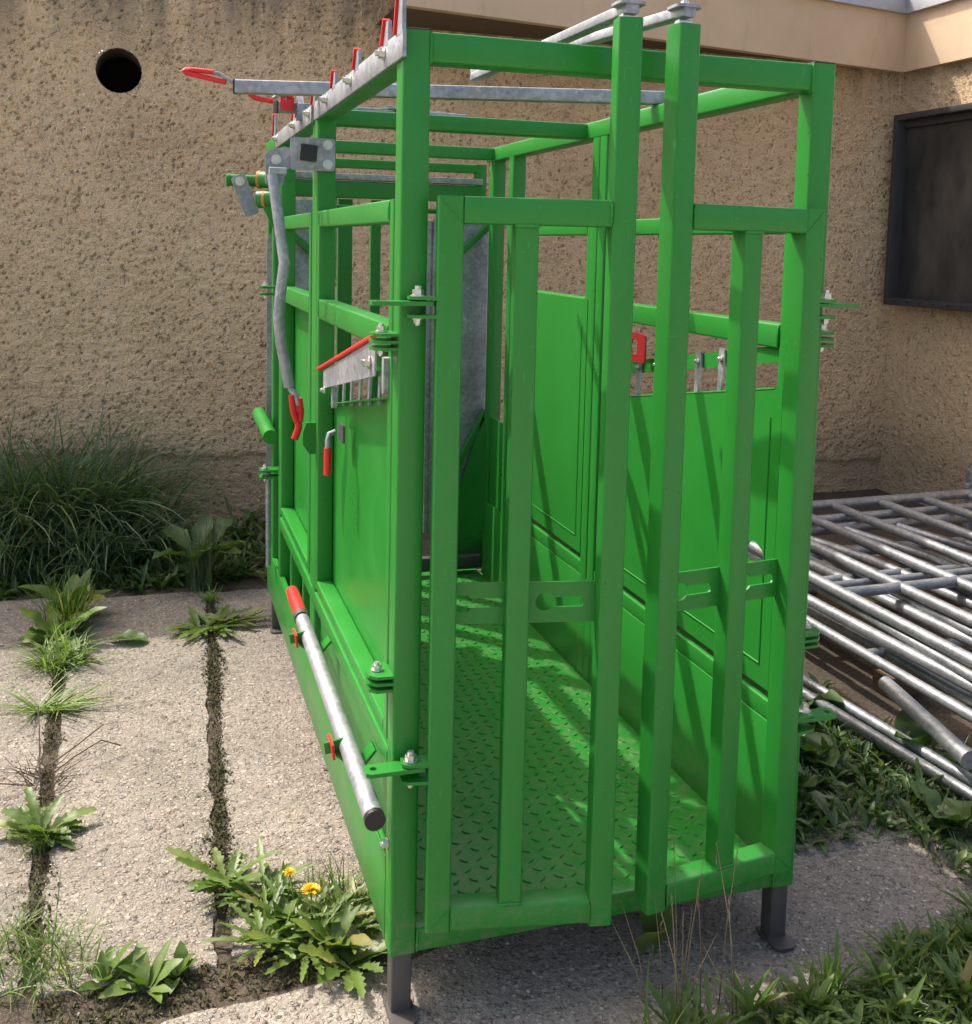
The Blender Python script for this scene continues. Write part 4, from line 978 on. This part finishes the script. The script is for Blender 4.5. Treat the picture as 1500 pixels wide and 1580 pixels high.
# near right weeds
m = MB()
for (x, y, n) in ((.66, -.25, 16), (.78, -.22, 18), (.92, -.24, 20), (1.02, -.20, 16), (1.12, -.23, 22), (1.22, -.18, 22), (1.34, -.17, 24), (1.45, -.14, 24), (1.28, -.30, 20), (1.40, -.28, 20), (1.1, -.33, 16), (1.52, -.22, 18), (1.55, -.06, 14)):
    rosette((x, y), n, .125, .018, 'dand' if random.random() < .5 else 'lance', m, (.2, 1.2), (.2, .8))
cover(.80, 1.7, -.50, -.20, 900, (.03, .085), m, ['g', 'd', 'l'], -.155)
cover(1.22, 1.8, -.30, -.08, 500, (.03, .085), m, ['g', 'd', 'l'], -.155)
finish(m, 'undergrowth', LF_DAND, kind='stuff', label='carpet of green weeds along the near right edge of the concrete', cat='undergrowth')
m = MB(); grass_tuft((.99, -.20), 22, .17, .02, .006, m, (.0, .35), (.1, .5)); single('grass_tuft', LF_BRIGHT, 'small upright pale grass tuft in front of the right leg of the crush', 'grass tuft', m)
m = MB()
for _ in range(26): blade(m, (.52+R_(-.05, .12), -.26+R_(-.04, .04), GZ), R_(0, 6.3), R_(.12, .2), .008, R_(.0, .5), R_(.1, .7), 6, w_grass, .2)
rosette((.60, -.26), 12, .14, .03, 'dand', m, (.3, 1.0), (.2, .6))
single('grass_tuft', LF_DAND, 'sparse grass and toothed leaves under the middle of the front gates', 'grass tuft', m)
m = MB()
for k in range(15):
    bx, by = .60+R_(-.05, .16), -.20+R_(-.05, .05); a = R_(0, 6.3); L = R_(.18, .42); ln = R_(.02, .12)
    m.tube([(bx, by, GZ), (bx+ln*.4*math.cos(a), by+ln*.4*math.sin(a), GZ+L*.55), (bx+ln*math.cos(a), by+ln*math.sin(a), GZ+L)], [.0018, .0013, .0006], 5)
    if L > .3: 
        tq = Vector((bx+ln*math.cos(a), by+ln*math.sin(a), GZ+L))
        for _ in range(7): blade(m, tq-Vector((0, 0, R_(0, .05))), R_(0, 6.3), .014, .003, R_(.1, .5), .1, 2)
single('dry_stalks', LF_DRY, 'thin pale dry grass stalks rising in front of the closed side of the tall gates', 'grass stalks', m)
m = MB(); blade(m, (.66, .02, GZ+.02), -1.9, .19, .085, .35, -.25, 14, w_dock, .15, 0, .02)
blade(m, (.62, .02, GZ+.02), -1.5, .16, .075, .5, .3, 14, w_dock, .15, 0, .02)
single('broad_leaf', LF_DOCK, 'large dark rounded leaf hanging in the shade under the front gates', 'leaf', m)
# crumbs and leaf litter on the slabs
m = MB()
for _ in range(260):
    x, y = R_(-1.4, 1.7), R_(-.3, 3.1); blade(m, (x, y, GZ+.002), R_(0, 6.3), R_(.006, .02), R_(.004, .009), 1.5, .1, 3, w_lance, .3)
finish(m, 'leaf_litter', LF_TWIG, kind='stuff', label='scattered dry leaf crumbs on the concrete', cat='litter')
m = MB()
for _ in range(420):
    x, y = R_(-1.4, 1.7), R_(-.3, 3.1); s_ = R_(.002, .006)
    ring = [Vector((math.cos(k*1.26)*s_*R_(.7, 1.2), math.sin(k*1.26)*s_*R_(.7, 1.2), 0)) for k in range(5)]
    m.prism((x, y, GZ-.001), (x, y, GZ+s_*.7), ring, [q*.55 for q in ring])
tag(m.build('grit', simple("grit_stone", (.34, .30, .25), .9, 0, 40, .4)), 'loose grit scattered over the slabs', 'grit', kind='stuff')
